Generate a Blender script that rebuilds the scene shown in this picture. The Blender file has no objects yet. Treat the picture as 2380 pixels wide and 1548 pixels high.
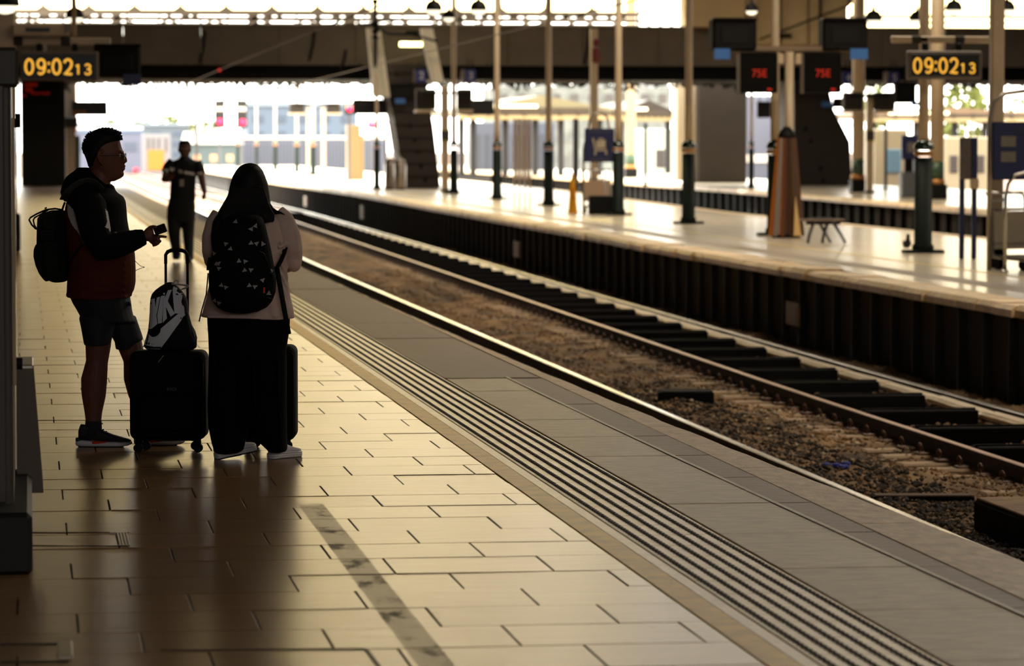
import bpy, bmesh, math, random
import numpy as np
from mathutils import Vector, Matrix
from mathutils.bvhtree import BVHTree
random.seed(7); rng = np.random.default_rng(7)
C = bpy.context.scene.collection
SC = bpy.context.scene
# ------------------------------------------------------------------ camera
FPX = 8200.0; CAMH = 1.7
YAW = math.atan((1190 - 70) / FPX); PIT = math.atan(443 / FPX)
cam_d = bpy.data.cameras.new('camera'); cam = bpy.data.objects.new('camera', cam_d); C.objects.link(cam)
cam_d.sensor_width = 36.0; cam_d.lens = 36.0 * FPX / 2380
cam_d.clip_end = 3000
cam.location = (0, 0, CAMH); cam.rotation_euler = (math.pi / 2 - PIT, 0, -YAW)
cam_d.dof.use_dof = True; cam_d.dof.focus_distance = 19.5; cam_d.dof.aperture_fstop = 4.0
SC.camera = cam
# ------------------------------------------------------------------ light, sky, exposure
SC.view_settings.view_transform = 'Standard'; SC.view_settings.look = 'None'
SC.view_settings.exposure = 0.42; SC.view_settings.gamma = 1.0; SC.view_settings.use_curve_mapping = False
W = bpy.data.worlds.new('sky'); SC.world = W; W.use_nodes = True
bg = W.node_tree.nodes['Background']; bg.inputs[0].default_value = (1.0, 0.955, 0.84, 1); bg.inputs[1].default_value = 6.5
sun_d = bpy.data.lights.new('sun', 'SUN'); sun = bpy.data.objects.new('sun', sun_d); C.objects.link(sun)
sun_d.energy = 4.5; sun_d.angle = math.radians(1.0); sun_d.color = (1, .95, .85)
sun.rotation_euler = (math.radians(-52), math.radians(-22), 0)
def area(loc, sx, sy, e, col=(1, .86, .66)):  # added area lights standing in for daylight through the roof glazing
    d = bpy.data.lights.new('roof_glazing_fill', 'AREA'); o = bpy.data.objects.new('roof_glazing_fill', d); C.objects.link(o)
    d.shape = 'RECTANGLE'; d.size = sx; d.size_y = sy; d.energy = e; d.color = col; o.location = loc
for yy, e in ((6, 200), (32, 620), (54, 760), (76, 760), (98, 760), (120, 500)):
    area((13, yy, 11.0), 5, 3, e); area((24.5, yy, 9.4), 5, 3, e * .8)
fd = bpy.data.lights.new('rear_fill_light', 'AREA'); fo = bpy.data.objects.new('rear_fill_light', fd); C.objects.link(fo)  # added fill light behind the camera, brightens the camera-facing sides
fd.shape = 'RECTANGLE'; fd.size = 9; fd.size_y = 3; fd.energy = 400; fd.color = (1.0, .97, .94); fo.location = (4, -14, 5.5); fo.rotation_euler = (math.radians(82), 0, 0)
# ------------------------------------------------------------------ camera geometry helpers (pixel of a 2380x1548 frame -> place on a level)
Fw = Vector((math.sin(YAW) * math.cos(PIT), math.cos(YAW) * math.cos(PIT), -math.sin(PIT)))
Rt = Vector((math.cos(YAW), -math.sin(YAW), 0)); Up = Rt.cross(Fw)
def ray(u, v): return Fw + Rt * ((u - 1190) / FPX) + Up * ((774 - v) / FPX)
def G(u, v, z=0.0):
    d = ray(u, v); return Vector((0, 0, CAMH)) + d * ((z - CAMH) / d.z)
def PY(u, v, Y):
    d = ray(u, v); return Vector((0, 0, CAMH)) + d * (Y / d.y)
# ------------------------------------------------------------------ materials
def lin(c):
    return tuple(((x / 255) / 12.92 if x / 255 <= .04045 else ((x / 255 + .055) / 1.055) ** 2.4) for x in c)
MATS = {}
def mat(name, col, rough=.6, metal=0.0, var=0.0, scale=4.0, bump=0.0, spec=.5, emit=None, estr=0, rnd=0.0, stretch=None, trans=0.0, col2=None):
    if name in MATS: return MATS[name]
    m = bpy.data.materials.new(name); m.use_nodes = True; nt = m.node_tree; N = nt.nodes; L = nt.links
    p = N['Principled BSDF']; c = (*lin(col), 1)
    p.inputs['Base Color'].default_value = c; p.inputs['Roughness'].default_value = rough; p.inputs['Metallic'].default_value = metal
    p.inputs['Specular IOR Level'].default_value = spec
    if emit: p.inputs['Emission Color'].default_value = (*lin(emit), 1); p.inputs['Emission Strength'].default_value = estr
    if trans: p.inputs['Transmission Weight'].default_value = trans
    if var or bump or rnd:
        g = N.new('ShaderNodeNewGeometry'); mp = N.new('ShaderNodeMapping'); L.new(g.outputs['Position'], mp.inputs[0])
        if stretch: mp.inputs['Scale'].default_value = stretch
        nz = N.new('ShaderNodeTexNoise'); nz.inputs['Scale'].default_value = scale; nz.inputs['Detail'].default_value = 6; nz.inputs['Roughness'].default_value = .62
        L.new(mp.outputs[0], nz.inputs[0])
        if var:
            mx = N.new('ShaderNodeMix'); mx.data_type = 'RGBA'
            a = lin(col2) if col2 else tuple(x * (1 - var) for x in c[:3]); b = c[:3] if col2 else tuple(min(1, x * (1 + var)) for x in c[:3])
            mx.inputs['A'].default_value = (*a, 1); mx.inputs['B'].default_value = (*b, 1)
            mr = N.new('ShaderNodeMapRange'); mr.inputs[1].default_value = .3; mr.inputs[2].default_value = .7
            L.new(nz.outputs['Fac'], mr.inputs[0]); L.new(mr.outputs[0], mx.inputs['Factor'])
            out = mx.outputs['Result']
            if rnd:
                oi = N.new('ShaderNodeObjectInfo'); hv = N.new('ShaderNodeHueSaturation'); m2 = N.new('ShaderNodeMapRange')
                m2.inputs[3].default_value = 1 - rnd; m2.inputs[4].default_value = 1 + rnd
                L.new(oi.outputs['Random'], m2.inputs[0]); L.new(m2.outputs[0], hv.inputs['Value']); L.new(out, hv.inputs['Color']); out = hv.outputs[0]
            L.new(out, p.inputs['Base Color'])
        if bump:
            bp = N.new('ShaderNodeBump'); bp.inputs['Strength'].default_value = bump; bp.inputs['Distance'].default_value = .02
            L.new(nz.outputs['Fac'], bp.inputs['Height']); L.new(bp.outputs[0], p.inputs['Normal'])
    MATS[name] = m; return m
# ------------------------------------------------------------------ mesh builder
class MB:
    def __init__(s): s.v = []; s.f = []; s.mi = []; s.cur = 0
    def add(s, vs, fs):
        n = len(s.v); s.v += [tuple(a) for a in vs]; s.f += [tuple(i + n for i in f) for f in fs]; s.mi += [s.cur] * len(fs); return s
    def box(s, c, d, b=0.0, rz=0.0, M=None):
        hx, hy, hz = (q / 2 for q in d); b = min(b, hx * .9, hy * .9, hz * .9)
        if b <= 0:
            vs = [(x, y, z) for x in (-hx, hx) for y in (-hy, hy) for z in (-hz, hz)]
            fs = [(0, 1, 3, 2), (4, 6, 7, 5), (0, 4, 5, 1), (2, 3, 7, 6), (0, 2, 6, 4), (1, 5, 7, 3)]
        else:
            vs = []; idx = {}
            for sx in (-1, 1):
                for sy in (-1, 1):
                    for sz in (-1, 1):
                        for ax in range(3):
                            p = [sx * (hx - b), sy * (hy - b), sz * (hz - b)]; p[ax] = (sx * hx, sy * hy, sz * hz)[ax]
                            idx[(sx, sy, sz, ax)] = len(vs); vs.append(tuple(p))
            fs = []
            for ax in range(3):
                o = [a for a in range(3) if a != ax]
                for sg in (-1, 1):
                    q = []
                    for a, c_ in ((-1, -1), (1, -1), (1, 1), (-1, 1)):
                        k = [0, 0, 0]; k[ax] = sg; k[o[0]] = a; k[o[1]] = c_; q.append(idx[(*k, ax)])
                    fs.append(tuple(q))
            for ax in range(3):
                o = [a for a in range(3) if a != ax]
                for a in (-1, 1):
                    for c_ in (-1, 1):
                        q = []
                        for sg, w in ((-1, o[0]), (1, o[0]), (1, o[1]), (-1, o[1])):
                            k = [0, 0, 0]; k[ax] = sg; k[o[0]] = a; k[o[1]] = c_; q.append(idx[(*k, w)])
                        fs.append(tuple(q))
            for sx in (-1, 1):
                for sy in (-1, 1):
                    for sz in (-1, 1): fs.append(tuple(idx[(sx, sy, sz, a)] for a in range(3)))
        cs, sn = math.cos(rz), math.sin(rz)
        if M is not None: vs = [tuple((M @ Vector(p)) + Vector(c)) for p in vs]
        else: vs = [(c[0] + p[0] * cs - p[1] * sn, c[1] + p[0] * sn + p[1] * cs, c[2] + p[2]) for p in vs]
        return s.add(vs, fs)
    def tube(s, path, r, n=8, cap=True, flat=1.0, up=None):
        P = [Vector(p) for p in path]; k = len(P)
        R = r if isinstance(r, (list, tuple)) else [r] * k
        ref = Vector(up) if up else None; vs = []; prev = None
        for i, p in enumerate(P):
            t = (P[min(i + 1, k - 1)] - P[max(i - 1, 0)]); t.normalize()
            if prev is None:
                a = ref or (Vector((0, 0, 1)) if abs(t.z) < .9 else Vector((0, 1, 0)))
            else: a = prev
            x = a - t * a.dot(t); x.normalize(); y = t.cross(x); prev = x
            rr = R[i]; ra, rb = rr if isinstance(rr, (list, tuple)) else (rr, rr * flat)
            for j in range(n):
                w = 2 * math.pi * j / n; vs.append(p + x * (ra * math.cos(w)) + y * (rb * math.sin(w)))
        fs = [(i * n + j, i * n + (j + 1) % n, (i + 1) * n + (j + 1) % n, (i + 1) * n + j) for i in range(k - 1) for j in range(n)]
        if cap: fs += [tuple(range(n - 1, -1, -1)), tuple((k - 1) * n + j for j in range(n))]
        return s.add(vs, fs)
    def lathe(s, c, prof, n=16):
        vs = [(c[0] + r * math.cos(2 * math.pi * j / n), c[1] + r * math.sin(2 * math.pi * j / n), c[2] + z) for r, z in prof for j in range(n)]
        k = len(prof)
        fs = [(i * n + j, i * n + (j + 1) % n, (i + 1) * n + (j + 1) % n, (i + 1) * n + j) for i in range(k - 1) for j in range(n)]
        fs += [tuple(range(n - 1, -1, -1)), tuple((k - 1) * n + j for j in range(n))]
        return s.add(vs, fs)
    def loft(s, secs, n=20, pw=1.0):                       # secs: (cx, cy, z, rx, ry)
        vs = []
        for cx, cy, z, rx, ry in secs:
            for j in range(n):
                w = 2 * math.pi * j / n; cc, ss = math.cos(w), math.sin(w)
                vs.append((cx + rx * math.copysign(abs(cc) ** pw, cc), cy + ry * math.copysign(abs(ss) ** pw, ss), z))
        k = len(secs)
        fs = [(i * n + j, i * n + (j + 1) % n, (i + 1) * n + (j + 1) % n, (i + 1) * n + j) for i in range(k - 1) for j in range(n)]
        fs += [tuple(range(n - 1, -1, -1)), tuple((k - 1) * n + j for j in range(n))]
        return s.add(vs, fs)
    def ball(s, c, r, n=10, m=7):
        rx, ry, rz = r if isinstance(r, (tuple, list)) else (r, r, r)
        return s.loft([(c[0], c[1], c[2] + rz * math.sin(a), rx * math.cos(a), ry * math.cos(a)) for a in [(-.5 + (i + .25) / (m + .5)) * math.pi for i in range(m + 1)]], n)
    def prism(s, poly, axis, a, b):                        # poly in the two other axes
        n = len(poly)
        def pt(p, t): return {'x': (t, p[0], p[1]), 'y': (p[0], t, p[1]), 'z': (p[0], p[1], t)}[axis]
        vs = [pt(p, a) for p in poly] + [pt(p, b) for p in poly]
        return s.add(vs, [tuple(range(n - 1, -1, -1)), tuple(range(n, 2 * n))] + [(i, (i + 1) % n, n + (i + 1) % n, n + i) for i in range(n)])
    def mesh(s, name, mats, smooth=False):
        me = bpy.data.meshes.new(name); me.from_pydata(s.v, [], s.f)
        for m in (mats if isinstance(mats, (list, tuple)) else [mats]): me.materials.append(m)
        if any(s.mi): me.polygons.foreach_set('material_index', s.mi)
        bm = bmesh.new(); bm.from_mesh(me); bmesh.ops.recalc_face_normals(bm, faces=bm.faces); bm.to_mesh(me); bm.free()
        if smooth: me.polygons.foreach_set('use_smooth', [True] * len(me.polygons))
        me.update(); return me
def link(name, me, parent=None, **kw):
    o = bpy.data.objects.new(name, me); C.objects.link(o)
    if parent is not None: o.parent = parent
    for k, v in kw.items(): o[k] = v
    return o
def part(name, mb, m, parent, smooth=False, **kw): return link(name, mb.mesh(name, m, smooth), parent, **kw)
def struct(name, mb, m, parent=None, smooth=False):
    o = link(name, mb.mesh(name, m, smooth), parent)
    if parent is None: o['kind'] = 'structure'
    return o
def thing(name, label, cat, loc=(0, 0, 0), rz=0.0, group=None):
    o = bpy.data.objects.new(name, None); C.objects.link(o); o.location = loc; o.rotation_euler = (0, 0, rz)
    o['label'] = label; o['category'] = cat
    if group: o['group'] = group
    return o
def tag(o, label, cat, group=None):
    o['label'] = label; o['category'] = cat
    if group: o['group'] = group
    return o
def smooth_auto(me, ang=35):
    me.polygons.foreach_set('use_smooth', [True] * len(me.polygons))
    try: me.set_sharp_from_angle(angle=math.radians(ang))
    except Exception: pass
def text_mesh(body, size, ext=.002):
    cu = bpy.data.curves.new('t', 'FONT'); cu.body = body; cu.size = size; cu.extrude = ext; cu.align_x = 'CENTER'; cu.align_y = 'CENTER'; cu.resolution_u = 3
    o = bpy.data.objects.new('t', cu); C.objects.link(o)
    dg = bpy.context.evaluated_depsgraph_get(); me = bpy.data.meshes.new_from_object(o.evaluated_get(dg)); bpy.data.objects.remove(o); return me
def text_part(name, body, size, m, parent, loc, rot=(math.pi / 2, 0, 0), sx=1.0, bold=0.0, **kw):
    me = text_mesh(body, size, max(.002, bold)); me.materials.clear(); me.materials.append(m)
    o = link(name, me, parent, **kw); o.location = loc; o.rotation_euler = rot; o.scale = (sx, 1, 1); return o
def remesh(mb, name, m, voxel=.006, it=6, fac=.5):
    me = mb.mesh(name, m); o = bpy.data.objects.new(name, me); C.objects.link(o)
    r = o.modifiers.new('r', 'REMESH'); r.mode = 'VOXEL'; r.voxel_size = voxel; r.use_smooth_shade = True
    s = o.modifiers.new('s', 'SMOOTH'); s.iterations = it; s.factor = fac
    dg = bpy.context.evaluated_depsgraph_get(); out = bpy.data.meshes.new_from_object(o.evaluated_get(dg)); bpy.data.objects.remove(o)
    out.name = name
    if not out.materials: out.materials.append(m)
    out.polygons.foreach_set('use_smooth', [True] * len(out.polygons)); return out
# ------------------------------------------------------------------ palette
M_tile = mat('floor_tile', (140, 108, 72), .28, var=.16, scale=4.5, rnd=.09, bump=.09, stretch=(.6, 2.6, 1), spec=.5)
M_tile_n = M_tile
M_base = mat('joint_mortar', (52, 42, 34), .8)
M_slab = mat('platform_slab', (150, 124, 84), .44, var=.26, scale=7, bump=.3, stretch=(1, 2.2, 1), rnd=.05, spec=.4)
M_brownslab = mat('brown_paving', (106, 72, 50), .5, var=.28, scale=7, bump=.3, stretch=(1, 2.2, 1), rnd=.06, spec=.35)
M_coping = mat('coping_stone', (184, 146, 100), .5, var=.28, scale=8, bump=.4, stretch=(1.6, .8, 1), rnd=.05, spec=.4)
M_tact = mat('tactile_slab', (202, 174, 116), .34, var=.16, scale=9, rnd=.04)
M_stud = mat('tactile_stud', (62, 52, 46), .6, var=.2, scale=20)  # dark colour paints in the studs' shaded near faces, plus some dirt
M_yellow = mat('worn_yellow_paint', (236, 176, 14), .42, var=.22, scale=7, bump=.05)
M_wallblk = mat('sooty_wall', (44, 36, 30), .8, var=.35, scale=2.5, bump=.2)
M_ballast = mat('ballast_dirt', (176, 138, 94), .9, var=.5, scale=1.5, bump=.8, col2=(44, 35, 28), stretch=(1.6, .6, 1))
M_stone = mat('ballast_stone', (184, 146, 102), .75, var=.4, scale=1.5, col2=(58, 44, 34), stretch=(1.6, .6, 1))
M_railtop = mat('polished_rail_steel', (196, 192, 186), .22, 1.0)
M_railrust = mat('rusty_rail_steel', (150, 112, 80), .36, .9, var=.2, scale=6)
M_railside = mat('rusted_rail_web', (50, 36, 27), .8, var=.3, scale=8)
M_sleeper = mat('concrete_sleeper', (176, 146, 112), .7, var=.3, scale=4, bump=.3)
M_tray = mat('black_oily_timber', (12, 10, 9), .85, spec=.15, var=.3, scale=6)
M_clip = mat('rail_clip_iron', (84, 56, 40), .5, .6)
M_pad = mat('pale_walkway_slab', (226, 204, 170), .35, var=.2, scale=6, bump=.2)
M_cream = mat('cream_paint', (192, 170, 140), .4, var=.08, scale=5)
M_green = mat('dark_green_paint', (14, 26, 20), .6, var=.1, scale=6, spec=.2)
M_green2 = mat('green_paint', (46, 74, 52), .35)
M_gold = mat('gold_paint', (176, 122, 66), .3, .4)
M_concrete = mat('bridge_concrete', (98, 88, 77), .8, var=.15, scale=.8, bump=.1)
M_dark = mat('dark_cladding', (46, 37, 30), .7, var=.15, scale=1.5)
M_black = mat('black_plastic', (8, 8, 8), .6, spec=.2)
M_black2 = mat('black_metal', (14, 14, 13), .5, .2, spec=.2)
M_navy = mat('navy_sign', (24, 32, 76), .4)
M_blue = mat('blue_label', (60, 110, 180), .4)
M_beige = mat('beige_print', (176, 162, 138), .6)
M_white = mat('white_paint', (214, 206, 194), .4)
M_steel = mat('brushed_steel', (170, 160, 148), .3, .9)
M_chrome = mat('chrome', (200, 196, 190), .15, 1.0)
M_amber = mat('amber_led', (40, 30, 10), .4, emit=(255, 184, 62), estr=.8)
M_redled = mat('red_led', (200, 40, 10), .4, emit=(170, 30, 4), estr=.2)
M_redlamp = mat('red_signal_lamp', (255, 20, 70), .4, emit=(255, 30, 84), estr=2.2)
M_glow = mat('tube_lamp_glow', (255, 244, 190), .4, emit=(255, 236, 150), estr=6)
M_orange = mat('orange_tarpaulin', (178, 100, 22), .5, var=.15, scale=8)
M_conemat = mat('yellow_plastic', (240, 168, 24), .4)
M_roof = mat('roof_underside', (58, 48, 40), .8)
M_roofglass = None
def glass_mat(nm='clear_glass', tint=(.96, .97, .95, 1)):
    m = bpy.data.materials.new(nm); m.use_nodes = True; nt = m.node_tree; N = nt.nodes; L = nt.links
    N.remove(N['Principled BSDF']); t = N.new('ShaderNodeBsdfTransparent'); g = N.new('ShaderNodeBsdfGlossy'); g.inputs['Roughness'].default_value = .05
    f = N.new('ShaderNodeLayerWeight'); f.inputs[0].default_value = .15; mx = N.new('ShaderNodeMixShader'); t.inputs[0].default_value = tint
    L.new(f.outputs['Fresnel'], mx.inputs[0]); L.new(t.outputs[0], mx.inputs[1]); L.new(g.outputs[0], mx.inputs[2]); L.new(mx.outputs[0], N['Material Output'].inputs[0])
    return m
M_glass = glass_mat(); M_warmglass = glass_mat('warm_tint_glass', (1.0, .895, .65, 1))  # warm tint added to the gable panes to colour the daylight entering
# floor tile: add the residue of a removed tape strip (X 1.24..1.37, up to Y 16.8)
def tape_residue(m):
    nt = m.node_tree; N = nt.nodes; L = nt.links; p = N['Principled BSDF']
    src = p.inputs['Base Color'].links[0].from_socket
    g = N.new('ShaderNodeNewGeometry'); sp = N.new('ShaderNodeSeparateXYZ'); L.new(g.outputs['Position'], sp.inputs[0])
    def cmp(s, lo, hi):
        a = N.new('ShaderNodeMapRange'); a.interpolation_type = 'SMOOTHSTEP'; a.inputs[1].default_value = lo; a.inputs[2].default_value = hi; L.new(s, a.inputs[0]); return a.outputs[0]
    def mul(a, b):
        q = N.new('ShaderNodeMath'); q.operation = 'MULTIPLY'; L.new(a, q.inputs[0])
        if isinstance(b, float): q.inputs[1].default_value = b
        else: L.new(b, q.inputs[1])
        return q.outputs[0]
    k = mul(mul(cmp(sp.outputs['X'], 1.235, 1.245), cmp(sp.outputs['X'], 1.365, 1.352)), cmp(sp.outputs['Y'], 16.6, 16.4))
    nz = N.new('ShaderNodeTexNoise'); nz.inputs['Scale'].default_value = 7; nz.inputs['Detail'].default_value = 8; nz.inputs['Roughness'].default_value = .7
    mp = N.new('ShaderNodeMapping'); mp.inputs['Scale'].default_value = (1, .45, 1); L.new(g.outputs['Position'], mp.inputs[0]); L.new(mp.outputs[0], nz.inputs[0])
    st = cmp(nz.outputs['Fac'], .5, .66)
    a2 = N.new('ShaderNodeMath'); a2.operation = 'MULTIPLY_ADD'; L.new(st, a2.inputs[0]); a2.inputs[1].default_value = .62; a2.inputs[2].default_value = .22
    k = mul(k, a2.outputs[0])
    # scattered scuffs elsewhere
    n2 = N.new('ShaderNodeTexNoise'); n2.inputs['Scale'].default_value = 2.3; n2.inputs['Detail'].default_value = 9; n2.inputs['Roughness'].default_value = .75; L.new(mp.outputs[0], n2.inputs[0])
    sc = mul(cmp(n2.outputs['Fac'], .62, .74), .45)
    mxm = N.new('ShaderNodeMath'); mxm.operation = 'MAXIMUM'; L.new(k, mxm.inputs[0]); L.new(sc, mxm.inputs[1])
    mx = N.new('ShaderNodeMix'); mx.data_type = 'RGBA'; L.new(mxm.outputs[0], mx.inputs['Factor']); L.new(src, mx.inputs['A']); mx.inputs['B'].default_value = (*lin((46, 38, 32)), 1)
    L.new(mx.outputs['Result'], p.inputs['Base Color'])
    rr = N.new('ShaderNodeMath'); rr.operation = 'MULTIPLY_ADD'; L.new(mxm.outputs[0], rr.inputs[0]); rr.inputs[1].default_value = .4; rr.inputs[2].default_value = p.inputs['Roughness'].default_value
    L.new(rr.outputs[0], p.inputs['Roughness'])
tape_residue(M_tile)
# ================================================================== STRUCTURE
YEND = 172.0
def xe(y): return 3.68 + .33 * math.exp(-(max(y, 8) - 14) / 10.0)
def strip(mb, xa, xb, z0, z1, y0, y1, step=4.0):
    ys = list(np.arange(y0, y1, step)) + [y1]
    vs = []
    for y in ys:
        a = xa(y) if callable(xa) else xa; b = xb(y) if callable(xb) else xb
        vs += [(a, y, z1), (b, y, z1), (b, y, z0), (a, y, z0)]
    fs = [(3, 2, 1, 0)]; n = len(ys)
    for i in range(n - 1):
        for j in range(4): fs.append((i * 4 + j, i * 4 + (j + 1) % 4, i * 4 + 4 + (j + 1) % 4, i * 4 + 4 + j))
    fs.append(tuple((n - 1) * 4 + j for j in range(4)))
    mb.add(vs, fs); return mb
# ground, near platform body
g = MB(); g.box((20, 420, -1.45), (900, 1100, .5)); ground = struct('ground', g, mat('sunlit_ground', (104, 80, 66), .9, var=.3, scale=.25))
mb = strip(MB(), -4, lambda y: xe(y) - .06, -1.2, -.014, -10, YEND); floor = struct('floor', mb, M_base)
# floor tiles
TL, TW, J = .634, .5145, .006
tm = []
for k in range(3):
    q = MB(); q.box((0, 0, -.0125), (TL - J, TW - J * .7, .025), .0022); tm.append(q.mesh('floor_tile', M_tile))
cand = []
for k in range(-14, 320):
    yf = 16.885 + k * TW; yc = yf - TW / 2
    if yc < 10.4 or yc > YEND - 1: continue
    off = (.358 - .2125 * k) % TL
    for n in range(-9, 5):
        xa = off + n * TL; xb = xa + TL
        if xb > 2.36:
            if xa > 2.33: continue
            xb = 2.365
        if xa < -3.9: continue
        cand.append((yc, xa, xb))
rest = MB(); cnt = 0
for yc, xa, xb in cand:
    xc = (xa + xb) / 2; dz = float(rng.normal(0, .0012))
    vis = xa > -.35 - .0 * yc
    if yc < 33 and vis and cnt < 298:
        if xb - xa < TL - .02:
            q = MB(); q.box((0, 0, -.0125), (xb - xa - J, TW - J * .7, .025), .0022); me = q.mesh('floor_tile', M_tile)
        else: me = tm[cnt % 3]
        o = link('floor_tile', me, floor); o.location = (xc, yc, min(0, dz)); o.rotation_euler = (float(rng.normal(0, .0012)), float(rng.normal(0, .0012)), 0); cnt += 1
    else:
        rest.box((xc, yc, -.0125 + min(0, dz)), (xb - xa - J, TW - J, .025))
part('tile_field', rest, M_tile, floor, kind='stuff')
# strips beside the tiles
mb = strip(MB(), 2.37, 2.478, -.02, .0005, -10, YEND); part('yellow_line', mb, M_yellow, floor)
mb = strip(MB(), 2.482, 2.535, -.02, 0, -10, YEND); part('edging_strip', mb, M_tact, floor)
q = MB(); q.box((0, 0, -.0125), (.405, .396, .025), .003); tme = q.mesh('tactile_slab', M_tact)
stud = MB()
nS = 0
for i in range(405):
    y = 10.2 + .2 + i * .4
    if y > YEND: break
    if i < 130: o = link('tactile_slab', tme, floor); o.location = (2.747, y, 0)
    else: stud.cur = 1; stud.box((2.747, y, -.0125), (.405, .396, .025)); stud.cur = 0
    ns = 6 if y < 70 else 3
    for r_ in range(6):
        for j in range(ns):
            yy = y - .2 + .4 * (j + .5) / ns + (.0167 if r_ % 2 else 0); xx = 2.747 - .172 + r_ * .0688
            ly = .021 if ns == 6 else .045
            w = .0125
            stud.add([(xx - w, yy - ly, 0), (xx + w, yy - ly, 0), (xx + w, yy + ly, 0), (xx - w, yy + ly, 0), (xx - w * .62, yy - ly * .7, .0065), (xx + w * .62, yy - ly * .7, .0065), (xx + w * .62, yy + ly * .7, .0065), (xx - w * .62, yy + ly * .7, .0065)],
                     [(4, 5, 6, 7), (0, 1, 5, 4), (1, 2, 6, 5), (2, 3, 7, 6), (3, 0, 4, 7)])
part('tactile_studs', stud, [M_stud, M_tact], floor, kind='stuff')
for i in range(14):                                                          # grey slabs and brown band of the near part
    ya = 9.95 + i * 1.27; yb = ya + 1.258
    if yb > 25.4: yb = 25.3
    if yb - ya < .3: break
    q = strip(MB(), 2.965, lambda y: 3.37 + .12 * math.exp(-(y - 14) / 8), -.03, float(rng.normal(-.001, .001)), ya, yb, 2); part('platform_slab', q, M_slab, floor)
    q = strip(MB(), lambda y: 3.395 + .12 * math.exp(-(y - 14) / 8), 3.655, -.03, float(rng.normal(-.002, .0015)), ya, yb, 2); part('paving_slab', q, M_brownslab, floor)
q = strip(MB(), lambda y: 3.372 + .12 * math.exp(-(y - 14) / 8), lambda y: 3.394 + .12 * math.exp(-(y - 14) / 8), -.03, .004, 9.95, 25.3, 1.5); part('joint_strip', q, M_slab, floor)
for i in range(24):
    ya = 25.31 + i * 2.6; q = strip(MB(), 2.965, 3.655, -.03, float(rng.normal(-.002, .0015)), ya, min(ya + 2.595, YEND), 3); part('asphalt_panel', q, M_brownslab, floor)
q = strip(MB(), 2.965, 3.655, -.03, -.002, 25.31 + 24 * 2.6, YEND, 3); part('asphalt_surface', q, M_brownslab, floor)
for i in range(60):                                                          # coping stones of the near platform edge
    ya = 9.9 + i * 2.72; yb = ya + 2.71
    if yb > YEND: break
    q = MB(); ys = np.linspace(ya, yb, 8); vs = []
    for y in ys:
        e = xe(y) + float(rng.normal(0, .006)); vs += [(3.66, y, 0), (e - .02, y, 0), (e, y, -.02), (e, y, -.12), (3.66, y, -.12)]
    fs = [(4, 3, 2, 1, 0), tuple(35 + j for j in range(5))] + [(a * 5 + j, a * 5 + (j + 1) % 5, a * 5 + 5 + (j + 1) % 5, a * 5 + 5 + j) for a in range(7) for j in range(5)]
    q.add(vs, fs); part('coping_stone', q, M_coping, floor)
# floor furniture set into the tiles: hatch frames and grooves
def hatch(poly_u, name):
    q = MB()
    for (u1, v1), (u2, v2), w in poly_u:
        a = G(u1, v1); b = G(u2, v2); d = b - a; ln = d.length; ang = math.atan2(d.y, d.x)
        q.box(((a.x + b.x) / 2, (a.y + b.y) / 2, -.004), (ln, w, .012), .002, rz=ang)
    return part(name, q, mat('dark_seal', (34, 28, 24), .5), floor)
hatch([((62, 1238), (300, 1238), .012), ((65, 1268), (300, 1270), .01), ((80, 977), (305, 977), .014), ((372, 1512), (850, 1508), .018), ((850, 1508), (880, 1548), .016), ((0, 1498), (160, 1496), .03), ((0, 1540), (160, 1538), .04)], 'hatch_seal')
q = MB()
for u in (274, 281, 288, 295): a = G(u, 1239); b = G(u + 3, 1269); q.box(((a.x + b.x) / 2, (a.y + b.y) / 2, 0), (.008, abs(a.y - b.y), .008), .002)
for v in (1239, 1269): a = G(255, v); b = G(297, v); q.box(((a.x + b.x) / 2, a.y, 0), (b.x - a.x, .02, .006), .002)
a = G(150, 1496); q.box((a.x, a.y - .15, 0), (.05, .36, .01), .002)
part('hatch_handle', q, M_steel, floor)
# near platform wall
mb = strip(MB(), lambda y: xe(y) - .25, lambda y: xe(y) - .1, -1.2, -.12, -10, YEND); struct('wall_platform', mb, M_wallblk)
# ---- railway tracks
def x2(y): t = max(0, y - 36); return 7.93 + .0095 * t + (.9 if 0 else 0) * 0 if y < 130 else 7.93 + .0095 * 94 - .004 * (y - 130)
def x1(y): return 4.55 + (.0048 * max(0, y - 75))
def rail(mb, xf, y0, y1, top, side):
    prof = [(-.07, -.158), (.07, -.158), (.07, -.145), (.012, -.125), (.012, -.045), (.036, -.035), (.036, -.006), (.028, 0), (-.028, 0), (-.036, -.006), (-.036, -.035), (-.012, -.045), (-.012, -.125), (-.07, -.145)]
    ys = list(np.arange(y0, y1, 3.0)) + [y1]; n = len(prof); vs = []
    for y in ys:
        for px_, pz in prof: vs.append((xf(y) + px_, y, -.9 + pz))
    base = len(mb.v)
    mb.v += vs
    for i in range(len(ys) - 1):
        for j in range(n):
            mb.f.append((base + i * n + j, base + i * n + (j + 1) % n, base + i * n + n + (j + 1) % n, base + i * n + n + j)); mb.mi.append(0 if j in (6, 7, 8) else 1)
    return mb
def track(xf, rails, label, y0, y1, topm):
    t = bpy.data.objects.new('railway_track', None); C.objects.link(t); t['kind'] = 'structure'; t['label'] = label
    for k, m in zip(rails, topm):
        q = MB(); rail(q, lambda y: xf(y) + k, y0, y1, 0, 0); part('rail', q, [m, M_railside], t)
    return t
track1 = track(x1, (0, 1.505), 'track beside the tiled platform with a bright polished rail', -10, 420, (M_railtop, M_railtop))
track2 = track(x2, (0, 1.505), 'track beside the opposite platform with black boards between the rails', -10, 420, (M_railrust, M_railtop))
q = MB(); q.box((0, 0, -.1), (2.5, .24, .2), .02); slp = q.mesh('sleeper', M_sleeper)
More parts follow.
